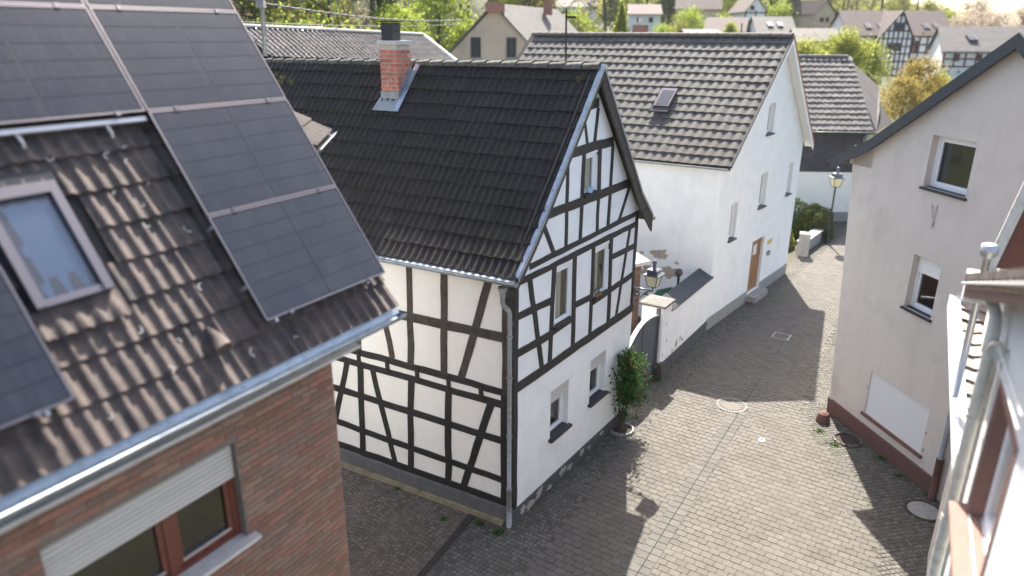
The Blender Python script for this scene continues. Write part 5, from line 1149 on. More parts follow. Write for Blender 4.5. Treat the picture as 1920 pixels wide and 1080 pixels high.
MB().tube([G5(6.0, 7.0, -2.6), G5(6.0, 9.6, -2.6)], .03, 6).build('mast', M['iron'], HS)
window(HS, G5(0, 0) , nrm(G5(-.6, 0, -6) - G5(0, 0)), nrm(V(.985, .1, 0)), 1.0, 1.8, .9, 2.1, back=.02, fw=.06, sill='sill_dark')

# ------------------------------------------------------------------ street lamp, hedge, low wall
slb = V(14.55, 31.9, 0); slm = thing('street_lamp', slb, 'old style street lamp on a slim post at the lane bend', 'street lamp')
MB().lathe(slb, [(.11, 0), (.11, .08), (.075, .12), (.07, .55), (.085, .60), (.05, .66), (.04, 1.2), (.035, 2.35), (.05, 2.40), (.03, 2.46), (.05, 2.60), (.03, 2.64)], 14).build('post', M['iron'], slm, True)
lantern(slb + ZUP * 2.62, slm, 1.45, V(1, 0, 0), V(0, 1, 0))
lw = thing('low_wall', V(13.2, 30.6, 0), 'low pale stone garden wall with end post by the street lamp', 'wall')
MB().box(V(12.35, 29.75, 0), V(.42, -.18, 0), V(.18, .42, 0), V(0, 0, 1.0)).build('end_post', M['concrete'], lw)
MB().prism([V(12.75, 30.0, 0), V(14.35, 32.1, 0), V(14.1, 32.3, 0), V(12.5, 30.2, 0)], ZUP * .5).build('wall', M['concrete'], lw)
MB().prism([V(12.80, 29.97, .5), V(14.42, 32.1, .5), V(14.05, 32.36, .5), V(12.45, 30.22, .5)], ZUP * .06).build('coping', M['concrete'], lw)
def shell_leaves(c, rx, ry, rz_, n, size, lump=.16, seed=1):
    P = nrng.normal(size=(n, 3)); P /= np.linalg.norm(P, axis=1)[:, None]; P[:, 2] = np.abs(P[:, 2]) * 1.0
    r = 1 - np.abs(nrng.normal(0, .10, n)); r += lump * np.sin(P[:, 0] * 5 + seed) * np.sin(P[:, 1] * 6 + seed * 2) * np.sin(P[:, 2] * 5 + 1)
    return np.asarray(c) + P * r[:, None] * V(rx, ry, rz_)
for c, r, lab in ((V(12.9, 33.4, 0), (1.6, 1.0, 1.9), 'dark clipped hedge behind the low wall'), (V(14.3, 33.0, 0), (.95, .8, 1.55), 'rounded green shrub directly behind the street lamp'), (V(12.2, 31.4, 0), (.55, .6, 1.1), 'bright yellow green shrub beside the low wall post'), (V(11.9, 30.9, 0), (.7, .6, .6), 'small low shrub in the planted bed beside the white house')):
    o = thing('hedge_shrub', c, lab, 'shrub'); mb = MB(); leaves(mb, shell_leaves(c, *r, 4200, .055, seed=c[0]), .055)
    core = MB().lathe(c, [(r[1] * .45, 0), (r[1] * .55, r[2] * .35), (r[1] * .4, r[2] * .6), (0, r[2] * .7)], 12); core.build('branches', M['bark'], o, True)
    mb.build('foliage', M['leaf_lime'] if 'bright' in lab else M['leaf_hedge'], o)

# ------------------------------------------------------------------ background houses
def house(name, label, x0, x1, y, zb, ze, zr, dep, kind, wmat, rmat, skew=0.0, over=.3):
    """kind 'eave': ridge parallel to the front; 'gable': gable towards the viewer"""
    base = V((x0 + x1) / 2, y, zb); h = thing(name, base, label, 'house'); D = V(skew * dep, dep, 0); A, B = V(x0, y, 0), V(x1, y, 0)
    mb = MB(); zz = lambda p, z: p + ZUP * z; zb2 = zb - 3
    if kind == 'eave':
        mb.poly(zz(A, zb2), zz(B, zb2), zz(B, ze), zz(A, ze)); mb.poly(zz(A + D, zb2), zz(B + D, zb2), zz(B + D, ze), zz(A + D, ze))
        for P in (A, B): mb.poly(zz(P, zb2), zz(P + D, zb2), zz(P + D, ze), zz(P + D / 2, zr - .1), zz(P, ze))
    else:
        Mx = (A + B) / 2
        for q in (V(0, 0, 0), D): mb.poly(zz(A + q, zb2), zz(B + q, zb2), zz(B + q, ze), zz(Mx + q, zr - .1), zz(A + q, ze))
        for P in (A, B): mb.poly(zz(P, zb2), zz(P + D, zb2), zz(P + D, ze), zz(P, ze))
    mb.build('wall', M[wmat], h)
    mb = MB(); ex = nrm(B - A); ed = nrm(D)
    if kind == 'eave':
        k = (zr - ze) / (dep / 2)
        for a0, sg in ((V(0, 0, 0), -1), (D, 1)):
            p = [zz(A + a0 + ed * sg * over - ex * over, ze - k * over), zz(B + a0 + ed * sg * over + ex * over, ze - k * over), zz(B + D / 2 + ex * over, zr), zz(A + D / 2 - ex * over, zr)]; mb.prism(p, ZUP * .12)
    else:
        k = (zr - ze) / np.linalg.norm(B - A) * 2
        for P, sg in ((A, -1), (B, 1)):
            p = [zz(P + ex * sg * over - ed * over, ze - k * over), zz(P + ex * sg * over + D + ed * over, ze - k * over), zz((A + B) / 2 + D + ed * over, zr), zz((A + B) / 2 - ed * over, zr)]; mb.prism(p, ZUP * .12)
    h_roof = mb.build('roof', M[rmat], h)
    return h, h_roof
def bwin(h, x0, x1, z0, z1, y, fmat='white_frame', pmat='room'):
    f = MB(); t = min(.09, (x1 - x0) * .12)
    for a, b, c, d in ((x0, x0 + t, z0, z1), (x1 - t, x1, z0, z1), (x0 + t, x1 - t, z0, z0 + t), (x0 + t, x1 - t, z1 - t, z1), ((x0 + x1) / 2 - t / 2, (x0 + x1) / 2 + t / 2, z0 + t, z1 - t)): f.box(V(a, y - .06, c), V(b - a, 0, 0), V(0, .10, 0), V(0, 0, d - c))
    o = f.build('window', M[fmat], h); MB().poly(V(x0, y - .012, z0), V(x1, y - .012, z0), V(x1, y - .012, z1), V(x0, y - .012, z1)).build('pane', M[pmat], o); return o
def rwin(h, p, u, v, a, b):
    u, v = nrm(u), nrm(v); n = np.cross(u, v); n = n if n[2] > 0 else -n
    o = MB().box(p, u * a, v * b, n * .25).build('roof_window', M['pv_frame'], h); MB().poly(*[p + n * .27 + q for q in (u * .1 + v * .1, u * (a - .1) + v * .1, u * (a - .1) + v * (b - .1), u * .1 + v * (b - .1))]).build('pane', M['glass_sky'], o)
def tgrid(h, x0, x1, z0, z1, y, dx, dz, mat, w_=.16, diag=(), clip=None):
    mb = MB()
    n = max(1, int(round((x1 - x0) / dx)))
    for i in range(n + 1):
        x = x0 + (x1 - x0) * i / n; zt = min(z1, clip(x)) if clip else z1
        if zt > z0 + .1: mb.box(V(x - w_ / 2, y - .05, z0), V(w_, 0, 0), V(0, .08, 0), V(0, 0, zt - z0))
    z = z0
    while z <= z1 + .01:
        a, b = x0, x1
        if clip:
            xs_ = [x for x in np.linspace(x0, x1, 60) if clip(x) > z]
            if not xs_: break
            a, b = xs_[0], xs_[-1]
        mb.box(V(a, y - .055, z - w_ / 2), V(b - a, 0, 0), V(0, .08, 0), V(0, 0, w_)); z += dz
    for (xa, za), (xb, zb_) in diag: mb.bar(V(xa, y - .02, za), V(xb, y - .02, zb_), .06, w_, V(0, -1, 0)) if False else mb.prism([V(xa - w_ / 2, y - .045, za), V(xa + w_ / 2, y - .045, za), V(xb + w_ / 2, y - .045, zb_), V(xb - w_ / 2, y - .045, zb_)], V(0, .07, 0))
    o = mb.build('timber_frame', M[mat], h); o['kind'] = 'stuff'
M['timber_far'] = pm('far_dark_timber', (.055, .055, .065), None, rough=.8); M['timber_red'] = pm('far_red_timber', (.17, .06, .05), None, rough=.8)
M['white_far'] = pm('far_white_render', (.70, .70, .69), (.62, .62, .61), .5, .95)

# beige gable behind the timber house ridge
h, hr = house('beige_house', 'bare beige gable house with wide red brick chimney behind the roofs', -5.39, 2.53, 58, 1.0, 7.09, 11.12, 13, 'gable', 'beige', 'roof_far_grey', .42)
bwin(h, -3.27, -2.49, 7.33, 8.8, 57.98, 'sill_dark'); bwin(h, -0.53, 0.24, 7.33, 8.8, 57.98, 'plinth')
for a in (-3.39, -0.65): MB().box(V(a, 57.86, 7.17), V(.95, 0, 0), V(0, .15, 0), V(0, 0, .12)).build('sill', M['concrete'], h)
MB().box(V(-2.12, 57.45, 10.59), V(1.47, 0, 0), V(0, .7, 0), V(0, 0, 0.69)).build('chimney', M['brick_red'], h)
MB().box(V(2.6, 66, 10.62), V(.75, 0, 0), V(0, .6, 0), V(0, 0, 1.2)).build('chimney', M['brick_red'], h)

# long pantile roof just behind the timber house
tb = thing('pantile_barn', V(-7, 29, 0), 'barn with lit wavy pantile roof behind the timber house ridge', 'barn')
r0, r1 = V(-9.95, 27.6, 9.16), V(-4.30, 36.0, 8.90); uu = nrm((r1 - r0) * V(1, 1, 0)); dn2 = V(uu[1], -uu[0], 0); uu = nrm(r1 - r0)
e0, e1 = r0 + dn2 * 5.0 - ZUP * 2.9, r1 + dn2 * 5.0 - ZUP * 2.9
mb = MB(); mb.prism([e0, e1, r1, r0], -ZUP * .15); mb.prism([r0, r1, r1 - dn2 * 4 - ZUP * 2.3, r0 - dn2 * 4 - ZUP * 2.3], -ZUP * .15); tbr = mb.build('roof', M['deck'], tb)
t7 = tile_mesh('pantile', M['tile_barn'], .24, .46, .085, 1, .03, 1.1, 8, .015)
tile_rows(tbr, 'pantile', t7, None, [e0 + ZUP * .02, r0 + ZUP * .02] if np.cross(uu, r0 - e0)[2] > 0 else [e1 + ZUP * .02, r1 + ZUP * .02], uu if np.cross(uu, r0 - e0)[2] > 0 else -uu, int(np.linalg.norm(r1 - r0) / .24), .24, .42, 300, lambda q: q[1] > 112 or q[0] < 480)
for i in range(24):
    c = r0 + uu * (i * .42) + ZUP * .06
    mb = MB(); rows = [[q + dn2 * .15 * math.cos(a) + ZUP * (.12 * math.sin(a)) for a in np.linspace(0, math.pi, 7)] for q in (c, c + uu * .43)]; mb.sheet(rows).build('ridge_tile', M['concrete'], tbr)
MB().prism([e1 + ZUP * .14, e1 - ZUP * .04, e1 + uu * .10 - ZUP * .04, e1 + uu * .10 + ZUP * .14], r1 - e1).build('verge_board', M['white_frame'], tb)
mb = MB(); b0 = (r0 - dn2 * 3.8) * V(1, 1, 0); mb.box(b0 + uu * .2, uu * (np.linalg.norm(r1 - r0) - .4) * V(1, 1, 0), dn2 * 8.4, ZUP * 6.2); mb.build('wall', M['plaster_cream'], tb)
cs_ = thing('corrugated_shed', V(-11.9, 38, 0), 'strip of bright corrugated sheet roof behind the barn ridge', 'shed')
mb = MB(); rows = [[], []]
for i in range(121):
    x = -12.97 + 3.34 * i / 120; z = .03 * math.sin(i * 1.3); rows[0].append(V(x, 36, 8.62 + z)); rows[1].append(V(x, 38.5, 9.32 + z))
mb.sheet(rows).build('roof', M['alu'], cs_)
MB().box(V(-12.89, 36.3, 0), V(3.15, 0, 0), V(0, 2, 0), V(0, 0, 8.37)).build('wall', M['wood_boards'], cs_)
rm = thing('roof_mast', V(-7.95, 24, 0), 'grey service mast carrying cables behind the solar panels', 'mast')
MB().tube([V(-8.05, 24, 5.5), V(-7.84, 24, 10.25)], .07, 10).build('pole', M['zinc'], rm, True)
MB().box(V(-8.02, 23.85, 9.75), V(.25, 0, 0), V(0, .25, 0), V(0, 0, .22)).build('insulator', M['concrete'], rm)
MB().tube([V(-8.0, 24.3, 0), V(-8.05, 24, 5.6)], .09, 8).build('footing', M['wood_boards'], rm)
def wire(nm, p, q, sag, r, lab, tw=False):
    pts = [p + (q - p) * t - ZUP * (sag * 4 * t * (1 - t)) for t in np.linspace(0, 1, 40)]
    mb = MB(); mb.tube(pts, r, 6)
    if tw:
        n_ = 260; pp = [p + (q - p) * t - ZUP * (sag * 4 * t * (1 - t)) + V(0, math.cos(t * 190) * .02, math.sin(t * 190) * .03) for t in np.linspace(0, 1, n_)]; mb.tube(pp, r * .8, 5)
    tag(mb.build(nm, M['cable'], base=p, smooth=True), lab, 'cable')
wire('twisted_cable', V(-7.87, 24, 9.9), V(-2.9, 46, 9.85), .25, .022, 'thick twisted cable from the roof mast to the beige house', True)
wire('twisted_cable', V(-7.9, 24, 9.95), V(-14, 14, 11.6), .2, .022, 'short thick cable leaving the roof mast to the left', True)
wire('thin_cable', V(-9.5, 24, 9.38), V(-3.0, 46, 9.6), .15, .016, 'thin dark cable below the twisted one')

# large half-timbered house far right
h, hr = house('far_timber_house', 'large far half-timbered house with central gable and brown roof', 41.98, 55.02, 95, 4.13, 9.2, 12.07, 9, 'eave', 'white_far', 'roof_far_brown', .1)
tgrid(h, 42.12, 54.95, 4.27, 9.07, 94.95, 1.0, .95, 'timber_far', .2)
gx0, gx1, gm = 45.46, 49.61, 47.87; gz0, gz1 = 8.93, 11.87
D_ = V(0, 5, 0); mb = MB(); mb.prism([V(gx0, 94.3, 4.13), V(gx1, 94.3, 4.13), V(gx1, 94.3, gz0), V(gm, 94.3, gz1), V(gx0, 94.3, gz0)], D_); mb.build('cross_gable', M['white_far'], h)
tgrid(h, gx0, gx1, 4.27, gz1, 94.28, .62, .9, 'timber_far', .17, clip=lambda x: gz0 + (gz1 - gz0) * min((x - gx0) / (gm - gx0), (gx1 - x) / (gx1 - gm)))
mb = MB()
for p in (gx0 - .3, gx1 + .3): mb.prism([V(p, 94.0, gz0 - .3), V(gm, 94.0, gz1 + .2), V(gm, 94.0, gz1 + .05), V(p, 94.0, gz0 - .5)], D_)
mb.build('cross_roof', M['roof_far_brown'], h)
MB().box(V(50.94, 94.2, 9.27), V(3.35, 0, 0), V(0, .5, 0), V(0, 0, .3)).build('roof_band', M['ochre'], h)
for a, b, c, d, fm in ((1702, 1712, 92, 72, 'timber_red'), (1714, 1722, 92, 72, 'timber_red'), (1745, 1753, 92, 72, 'timber_red'), (1756, 1765, 92, 72, 'timber_red'), (1604, 1616, 92, 74, 'timber_far')):
    bwin(h, (a - 960) / 1340 * 95 * .943, (b - 960) / 1340 * 95 * .943, 9 - (c - 65) * .0667, 9 - (d - 65) * .0667, 94.9, fm)
bwin(h, 46.8, 48.4, 7.33, 8.27, 94.22, 'timber_far'); bwin(h, 47.07, 48.4, 9.67, 10.53, 94.22, 'timber_far')
MB().box(V(48.8, 94.7, 4.13), V(1.7, 0, 0), V(0, .25, 0), V(0, 0, 2.0)).build('gateway', M['room'], h)
for a in (1625, 1650, 1735, 1755): rwin(h, V((a - 960) / 1340 * 95 * .943, 96.0, 9.8), V(1, 0, 0), V(0, 4.5, 2.87), .75, 1.1)

h, hr = house('far_red_timber_house', 'far house with red timber framing and grey roof with one roof window', 45.71, 56.3, 80, 4.68, 7.6, 10.01, 8, 'eave', 'white_far', 'roof_far_grey', .35)
tgrid(h, 45.83, 56.19, 6.02, 7.6, 79.95, 1.15, .78, 'timber_red', .15)
for a in (1792, 1834, 1876): bwin(h, (a - 960) / 1340 * 80 * .943, (a + 11 - 960) / 1340 * 80 * .943, 6.59, 7.32, 79.9, 'timber_red')
for a in (1782, 1802): bwin(h, (a - 960) / 1340 * 80 * .943, (a + 9 - 960) / 1340 * 80 * .943, 5.24, 5.69, 79.9, 'white_frame')
rwin(h, V(48.98, 81.3, 8.49), V(1, 0, 0), V(0, 4, 2.41), .95, 1.1)
h, hr = house('far_white_house', 'distant white house with brown hipped roof beside a bright narrow tree', 19.76, 25.07, 130, 9.82, 12.38, 14.02, 9, 'eave', 'white_far', 'roof_far_brown', 0.1)
bwin(h, 21.04, 21.77, 11.1, 11.92, 129.97, 'timber_far')
bwin(h, 23.05, 23.79, 11.1, 11.92, 129.97, 'timber_far')
h, hr = house('far_dark_roof_house', 'distant house with plain dark roof and ochre gable end', 27.21, 32.83, 108, 8.92, 9.53, 11.43, 8, 'eave', 'ochre', 'roof_far_brown', 0.35)
h, hr = house('far_tower_house', 'distant tall white half-timbered gable house', 38.82, 42.16, 128, 9.45, 13.04, 15.02, 10, 'gable', 'white_far', 'roof_far_brown', 0)
bwin(h, 39.54, 40.17, 13.04, 13.76, 127.97, 'timber_far')
tgrid(h, 38.82, 42.16, 9.45, 13.04, 127.95, 1.6, 1.6, 'timber_far', .2)
h, hr = house('far_grey_roof_house', 'distant house with long grey roof and two pale roof windows', 33.52, 38.64, 104, 8.78, 9.37, 11.48, 8, 'eave', 'white_far', 'roof_far_grey', 0.1)
rwin(h, V(35.2, 105.2, 10.1), V(1, 0, 0), V(0, 4, 2.11), .7, 1.1)
rwin(h, V(36.59, 105.2, 10.1), V(1, 0, 0), V(0, 4, 2.11), .7, 1.1)
h, hr = house('far_ochre_house', 'distant ochre gable house with brown roof', 53.2, 56.62, 135, 10.04, 12.89, 14.97, 14, 'gable', 'ochre', 'roof_far_brown', -0.6)
bwin(h, 54.15, 54.82, 11.37, 12.13, 134.97, 'timber_far')
bwin(h, 55.2, 55.77, 11.37, 12.13, 134.97, 'timber_far')
h, hr = house('far_shed_roof', 'distant low grey roof beyond the bright bushes', 34.44, 39.62, 92, 7.9, 8.42, 9.84, 7, 'eave', 'ochre', 'roof_far_grey', 0.2)
h, hr = house('far_brown_house', 'distant large brown roofed house at the top of the picture', 31.88, 40.53, 150, 11.84, 13.95, 17.32, 10, 'eave', 'ochre', 'roof_far_brown', 0.2)
bwin(h, 34.31, 35.15, 12.47, 13.32, 149.97, 'timber_far')
h, hr = house('far_pale_house', 'distant pale building half hidden behind trees', 6.9, 14.98, 140, 10.97, 13.82, 15.58, 10, 'eave', 'white_far', 'roof_far_grey', 0.1)
bwin(h, 8.87, 9.85, 12.05, 13.03, 139.97, 'timber_far')
bwin(h, 12.32, 13.3, 12.05, 13.03, 139.97, 'timber_far')
h, hr = house('far_low_house', 'distant low house with dark roof behind the white house ridge', 21.37, 25.38, 92, 7.9, 8.94, 9.65, 7, 'eave', 'white_far', 'roof_far_grey', 0.0)

nc_ = thing('hidden_house', V(7.77, 47, 0), 'brick chimney and dark roof just showing over the white house ridge', 'house')
MB().box(V(7.32, 46, 6), V(0.84, 0, 0), V(0, .7, 0), V(0, 0, 3.58)).build('chimney', M['brick_red'], nc_)
MB().tube([V(7.7, 46.3, 9.58), V(7.7, 46.3, 10.03)], .12, 8).build('flue', M['slab'], nc_)
mb = MB(); mb.prism([V(5.18, 45, 5.5), V(11.01, 45, 5.5), V(11.01, 48.5, 8.97), V(5.83, 48.5, 8.97)], ZUP * .15); mb.build('roof', M['roof_far_brown'], nc_)
MB().box(V(5.34, 45.6, 0), V(5.50, 0, 0), V(0, 5, 0), V(0, 0, 5.6)).build('wall', M['white_far'], nc_)
mp = thing('utility_mast', V(1.9, 27.6, 0), 'dark roof mast with cross arm on the white house ridge', 'mast')
MB().tube([V(1.93, 27.4, 7.5), V(1.89, 27.4, 9.87)], .035, 8).build('pole', M['rust'], mp); MB().box(V(1.89, 27.3, 9.56), V(.36, .0, 0), V(0, .1, 0), V(0, 0, .08)).build('cross_arm', M['rust'], mp)

# ------------------------------------------------------------------ trees
def tree_mesh(H, tr, crown0, R, nleaf, lsize, limbs, mat, seed, shape='round', fine=0):
    q = random.Random(seed); st = MB(); tips = []
    top = V(q.gauss(0, .03) * H, q.gauss(0, .03) * H, H * .92)
    pth = [V(0, 0, -.5)] + [top * t + V(q.gauss(0, .012), q.gauss(0, .012), 0) * H for t in (.15, .35, .55, .75)] + [top]
    st.tube(pth, [tr * 1.2, tr, tr * .8, tr * .6, tr * .4, tr * .12], 7); tips += [pth[-1], pth[-2]]
    for i in range(limbs):
        t = crown0 + (1 - crown0) * (i + q.random()) / limbs * .9; b = top * t; a = i * 2.4 + q.random(); 
        L = R * (1.0 - .75 * ((t - crown0) / (1 - crown0)) ** 1.5 if shape == 'round' else (1 - (t - crown0) / (1 - crown0)) ** .8 + .12) * q.uniform(.75, 1.1)
        e = b + V(math.cos(a) * L, math.sin(a) * L, L * q.uniform(.3, .8)); m = (b + e) / 2 + V(0, 0, -.06 * L)
        st.tube([b, m, e], [tr * .42 * (1 - t * .5), tr * .25, tr * .06], 5); tips += [m * .4 + e * .6, e]
        for k in range(2 + fine):
            s_ = b + (e - b) * q.uniform(.35, .95); d = V(q.gauss(0, 1), q.gauss(0, 1), q.gauss(.5, .6)); d = nrm(d) * L * q.uniform(.25, .55); st.tube([s_, s_ + d * .5 + V(0, 0, .02), s_ + d], [tr * .16, tr * .1, tr * .03], 4); tips += [s_ + d, s_ + d * .55]
    tips = np.array(tips); idx = nrng.integers(0, len(tips), nleaf); sp = R * (.20 if fine else .26)
    cl = nrng.normal(size=(len(tips), 3)) * .05
    P = tips[idx] + nrng.normal(size=(nleaf, 3)) * sp * nrng.uniform(.4, 1.1, size=(len(tips), 1))[idx]
    if shape == 'cone': P[:, :2] *= np.clip(1.15 - P[:, 2:3] / H, .1, 1)
    lf = MB(); leaves(lf, P, lsize)
    return st.mesh('trunk', M['bark']), lf.mesh('crown', M[mat])
TV = {
 'bare': [tree_mesh(15, .20, .30, 3.2, 900, .13, 14, 'leaf_bud', 1, fine=4), tree_mesh(13, .16, .28, 2.8, 1000, .12, 13, 'leaf_olive', 2, fine=4), tree_mesh(16, .22, .35, 3.4, 800, .13, 15, 'leaf_bud', 3, fine=5)],
 'spring': [tree_mesh(7, .13, .12, 2.6, 5200, .12, 14, 'leaf_spring', 4), tree_mesh(6, .12, .10, 2.4, 5000, .11, 13, 'leaf_olive', 5)],
 'ivy': [tree_mesh(16, .35, .10, 1.1, 5200, .14, 26, 'leaf_ivy', 6)],
 'lime': [tree_mesh(6, .14, .10, 2.4, 6000, .12, 15, 'leaf_lime', 7), tree_mesh(6.5, .14, .10, 2.2, 6000, .12, 15, 'leaf_lime', 8)],
 'cone': [tree_mesh(8, .14, .05, 1.6, 6000, .12, 24, 'leaf_lime', 9, 'cone')],
 'gold': [tree_mesh(5.0, .12, .10, 2.1, 6000, .07, 16, 'leaf_orange', 10, fine=2)],
 'blossom': [tree_mesh(8, .16, .2, 3.0, 3800, .13, 14, 'leaf_blossom', 12, fine=3)],
 'dark': [tree_mesh(12, .22, .06, 2.4, 5000, .2, 24, 'leaf_hedge', 13, 'cone')]}
def plant(kind, k, x, y, s, label, group, z=None, name='tree'):
    z = terr(x, y) - .1 if z is None else z; tm, cm = TV[kind][k % len(TV[kind])]; t = thing(name, V(x, y, z), label, 'tree', group); r = rng.random() * 6.28; t.scale = (s, s, s * rng.uniform(.93, 1.08)); t.rotation_euler = (0, 0, r)
    for nm, me in (('trunk', tm), ('crown', cm)):
        o = bpy.data.objects.new(nm, me); col.objects.link(o); o.parent = t
G_W = 'trees in the wood on the hillside'
for i in range(60):
    Y = rng.uniform(50, 100); px = rng.uniform(380, 1010); x = (px - 960) / 1340 * Y * .943
    if px > 790 and Y < 74: Y = 78 + rng.random() * 20; x = (px - 960) / 1340 * Y * .943
    plant('bare', i, x, Y, rng.uniform(.8, 1.25), 'thin bare early spring tree in the wood on the hillside', G_W)
for i in range(34):
    Y = rng.uniform(44, 92); px = rng.uniform(400, 765) if Y < 62 else rng.uniform(400, 1000); x = (px - 960) / 1340 * Y * .943
    plant('spring', i, x, Y, rng.uniform(.7, 1.25), 'leafy yellow green young tree among the bare trunks on the hillside', 'young trees under the wood')
plant('ivy', 0, -10.2, 62, 1.0, 'tall dark ivy-clad trunk above the flue', None)
plant('spring', 0, -9.6, 46, 1.15, 'rounded fresh green tree just left of the flue', None); plant('spring', 0, -14.2, 46, 1.1, 'fresh green tree right of the roof mast', None)
plant('cone', 0, 8.73, 62, 0.95, 'narrow bright lime tree left of the distant white house', None, 3.99)
plant('lime', 0, 32.55, 118, 1.25, 'round bright lime tree behind the dark roofed distant house', None)
plant('lime', 1, 29.56, 70, 0.85, 'tall bright lime bush above the slate-clad house roof', None, 3.44)
plant('lime', 0, 29.26, 66, 0.8, 'second lime bush beside the tall one above the slate-clad house', None, 4.35)
plant('lime', 0, 23.22, 60, 0.72, 'small lime bush right of the white house gable peak', None, 4.48)
plant('lime', 1, 34.35, 72, 0.85, 'lime bush in front of the large far half-timbered house', None, 3.55)
plant('lime', 0, 23.37, 82, 0.38, 'little yellow green bush before the dark roofed distant house', None, 8.12)
plant('gold', 0, 30.66, 56, 1.18, 'golden spring shrub above the grey house verge', None, 2.03)
plant('gold', 0, 27.52, 52, 0.85, 'smaller golden shrub at the left of the big golden one', None, 2.3)
plant('lime', 0, 34.41, 60, 0.5, 'low green bush right of the golden shrub', None, 3.36)
plant('blossom', 0, 69.75, 118, 1.0, 'pale blossoming tree on the slope behind the far houses', 'blossoming trees')
plant('blossom', 0, 76.97, 125, 1.1, 'pale blossoming tree on the slope behind the far houses', 'blossoming trees')
plant('blossom', 0, 76.68, 120, 1.0, 'pale blossoming tree on the slope behind the far houses', 'blossoming trees')
plant('blossom', 0, 85.12, 128, 1.15, 'pale blossoming tree on the slope behind the far houses', 'blossoming trees')
plant('blossom', 0, 72.91, 112, 0.8, 'pale blossoming tree on the slope behind the far houses', 'blossoming trees')
plant('blossom', 0, 81.51, 135, 1.3, 'pale blossoming tree on the slope behind the far houses', 'blossoming trees')
plant('spring', 0, 23.25, 118, 0.9, 'tree among the distant village houses, with soft olive green leaves', 'trees among the distant houses spring')
plant('spring', 1, 25.76, 120, 1.1, 'tree among the distant village houses, with soft olive green leaves', 'trees among the distant houses spring')
plant('spring', 2, 29.03, 125, 1.2, 'tree among the distant village houses, with soft olive green leaves', 'trees among the distant houses spring')
plant('spring', 3, 9.36, 95, 1.1, 'tree among the distant village houses, with soft olive green leaves', 'trees among the distant houses spring')
plant('spring', 4, 7.28, 90, 1.2, 'tree among the distant village houses, with soft olive green leaves', 'trees among the distant houses spring')
plant('bare', 5, 11.96, 100, 1.2, 'tree among the distant village houses, still almost bare', 'trees among the distant houses bare')
plant('bare', 6, 4.79, 85, 1.0, 'tree among the distant village houses, still almost bare', 'trees among the distant houses bare')
plant('bare', 7, 10.45, 110, 1.0, 'tree among the distant village houses, still almost bare', 'trees among the distant houses bare')
plant('spring', 8, 48.28, 140, 1.4, 'tree among the distant village houses, with soft olive green leaves', 'trees among the distant houses spring')
plant('dark', 9, 51.46, 142, 1.2, 'tree among the distant village houses, dark and conical', 'trees among the distant houses dark')
plant('dark', 10, 48.98, 145, 1.1, 'tree among the distant village houses, dark and conical', 'trees among the distant houses dark')
plant('spring', 11, 57.0, 150, 1.3, 'tree among the distant village houses, with soft olive green leaves', 'trees among the distant houses spring')
plant('bare', 12, 65.45, 150, 1.2, 'tree among the distant village houses, still almost bare', 'trees among the distant houses bare')
plant('bare', 13, 65.31, 145, 1.3, 'tree among the distant village houses, still almost bare', 'trees among the distant houses bare')
plant('bare', 14, 69.67, 150, 1.1, 'tree among the distant village houses, still almost bare', 'trees among the distant houses bare')
plant('bare', 15, 60.1, 140, 1.3, 'tree among the distant village houses, still almost bare', 'trees among the distant houses bare')
plant('bare', 16, 83.32, 160, 1.6, 'tree among the distant village houses, still almost bare', 'trees among the distant houses bare')
plant('spring', 17, 90.57, 165, 1.5, 'tree among the distant village houses, with soft olive green leaves', 'trees among the distant houses spring')
plant('lime', 18, 85.5, 150, 1.3, 'tree among the distant village houses, bright yellow green', 'trees among the distant houses lime')
plant('lime', 19, 88.67, 150, 1.2, 'tree among the distant village houses, bright yellow green', 'trees among the distant houses lime')
plant('spring', 20, 45.04, 160, 1.6, 'tree among the distant village houses, with soft olive green leaves', 'trees among the distant houses spring')
plant('spring', 21, 51.09, 165, 1.6, 'tree among the distant village houses, with soft olive green leaves', 'trees among the distant houses spring')
plant('bare', 22, 44.26, 170, 1.5, 'tree among the distant village houses, still almost bare', 'trees among the distant houses bare')
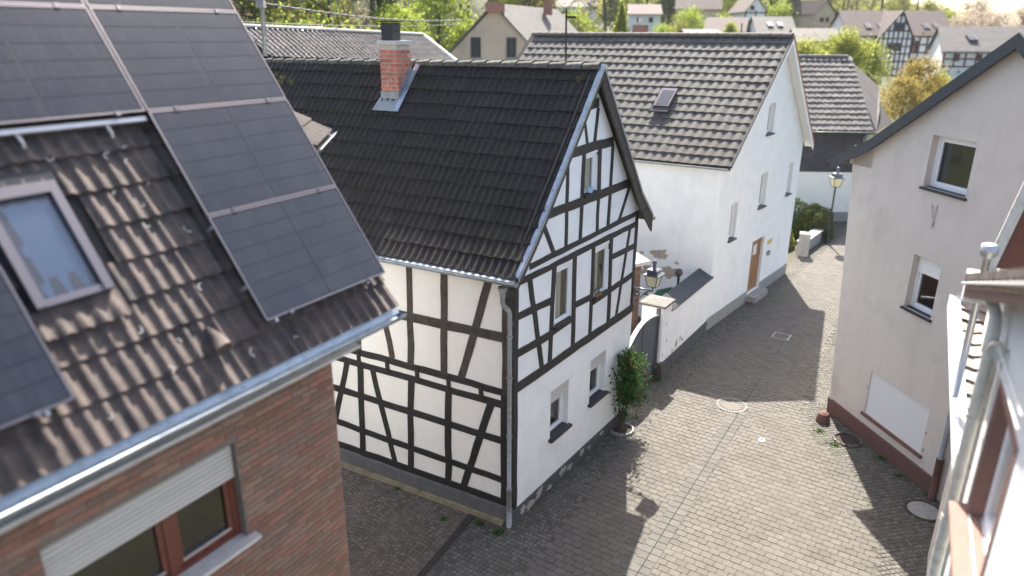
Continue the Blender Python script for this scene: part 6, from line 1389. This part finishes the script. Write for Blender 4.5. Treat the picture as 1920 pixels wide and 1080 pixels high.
plant('bare', 23, 26.39, 150, 1.4, 'tree among the distant village houses, still almost bare', 'trees among the distant houses bare')
plant('spring', 24, 24.0, 155, 1.5, 'tree among the distant village houses, with soft olive green leaves', 'trees among the distant houses spring')
plant('dark', 25, 21.39, 160, 1.5, 'tree among the distant village houses, dark and conical', 'trees among the distant houses dark')
plant('bare', 26, 83.74, 175, 1.6, 'tree among the distant village houses, still almost bare', 'trees among the distant houses bare')
plant('spring', 27, 89.94, 180, 1.6, 'tree among the distant village houses, with soft olive green leaves', 'trees among the distant houses spring')
plant('spring', 28, 71.43, 175, 1.6, 'tree among the distant village houses, with soft olive green leaves', 'trees among the distant houses spring')
plant('lime', 29, 80.23, 120, 0.9, 'tree among the distant village houses, bright yellow green', 'trees among the distant houses lime')
plant('dark', 30, 33.67, 165, 1.6, 'tree among the distant village houses, dark and conical', 'trees among the distant houses dark')
plant('spring', 31, 38.28, 160, 1.5, 'tree among the distant village houses, with soft olive green leaves', 'trees among the distant houses spring')

# far wooded hill
pts = []
for i in range(9000):
    y = rng.uniform(190, 520); x = rng.uniform(-150, 330) * y / 520; 
    pts.append(V(x, y, terr(x, y) + rng.uniform(0, 7) * (1 - abs(rng.gauss(0, .3)))))
mb = MB(); leaves(mb, np.array(pts), 1.7); tag(mb.build('far_wood', M['leaf_olive'], base=V(60, 300, 0)), 'hazy woodland covering the far hill', kind='stuff')

# ------------------------------------------------------------------ air
hz = MB().box((-450, -60, -4), (1200, 0, 0), (0, 800, 0), (0, 0, 90)).build('haze', None, base=V(0, 0, -4)); tag(hz, 'thin pale haze filling the valley air', kind='stuff')
hm = bpy.data.materials.new('haze_air'); hm.use_nodes = True; hn = hm.node_tree; hn.nodes.clear()
ho = hn.nodes.new('ShaderNodeOutputMaterial'); hv = hn.nodes.new('ShaderNodeVolumePrincipled'); hv.inputs['Color'].default_value = (.92, .95, 1.0, 1); hv.inputs['Density'].default_value = 0.00015; hv.inputs['Anisotropy'].default_value = 0.2
hn.links.new(hv.outputs[0], ho.inputs['Volume']); hz.data.materials.append(hm)
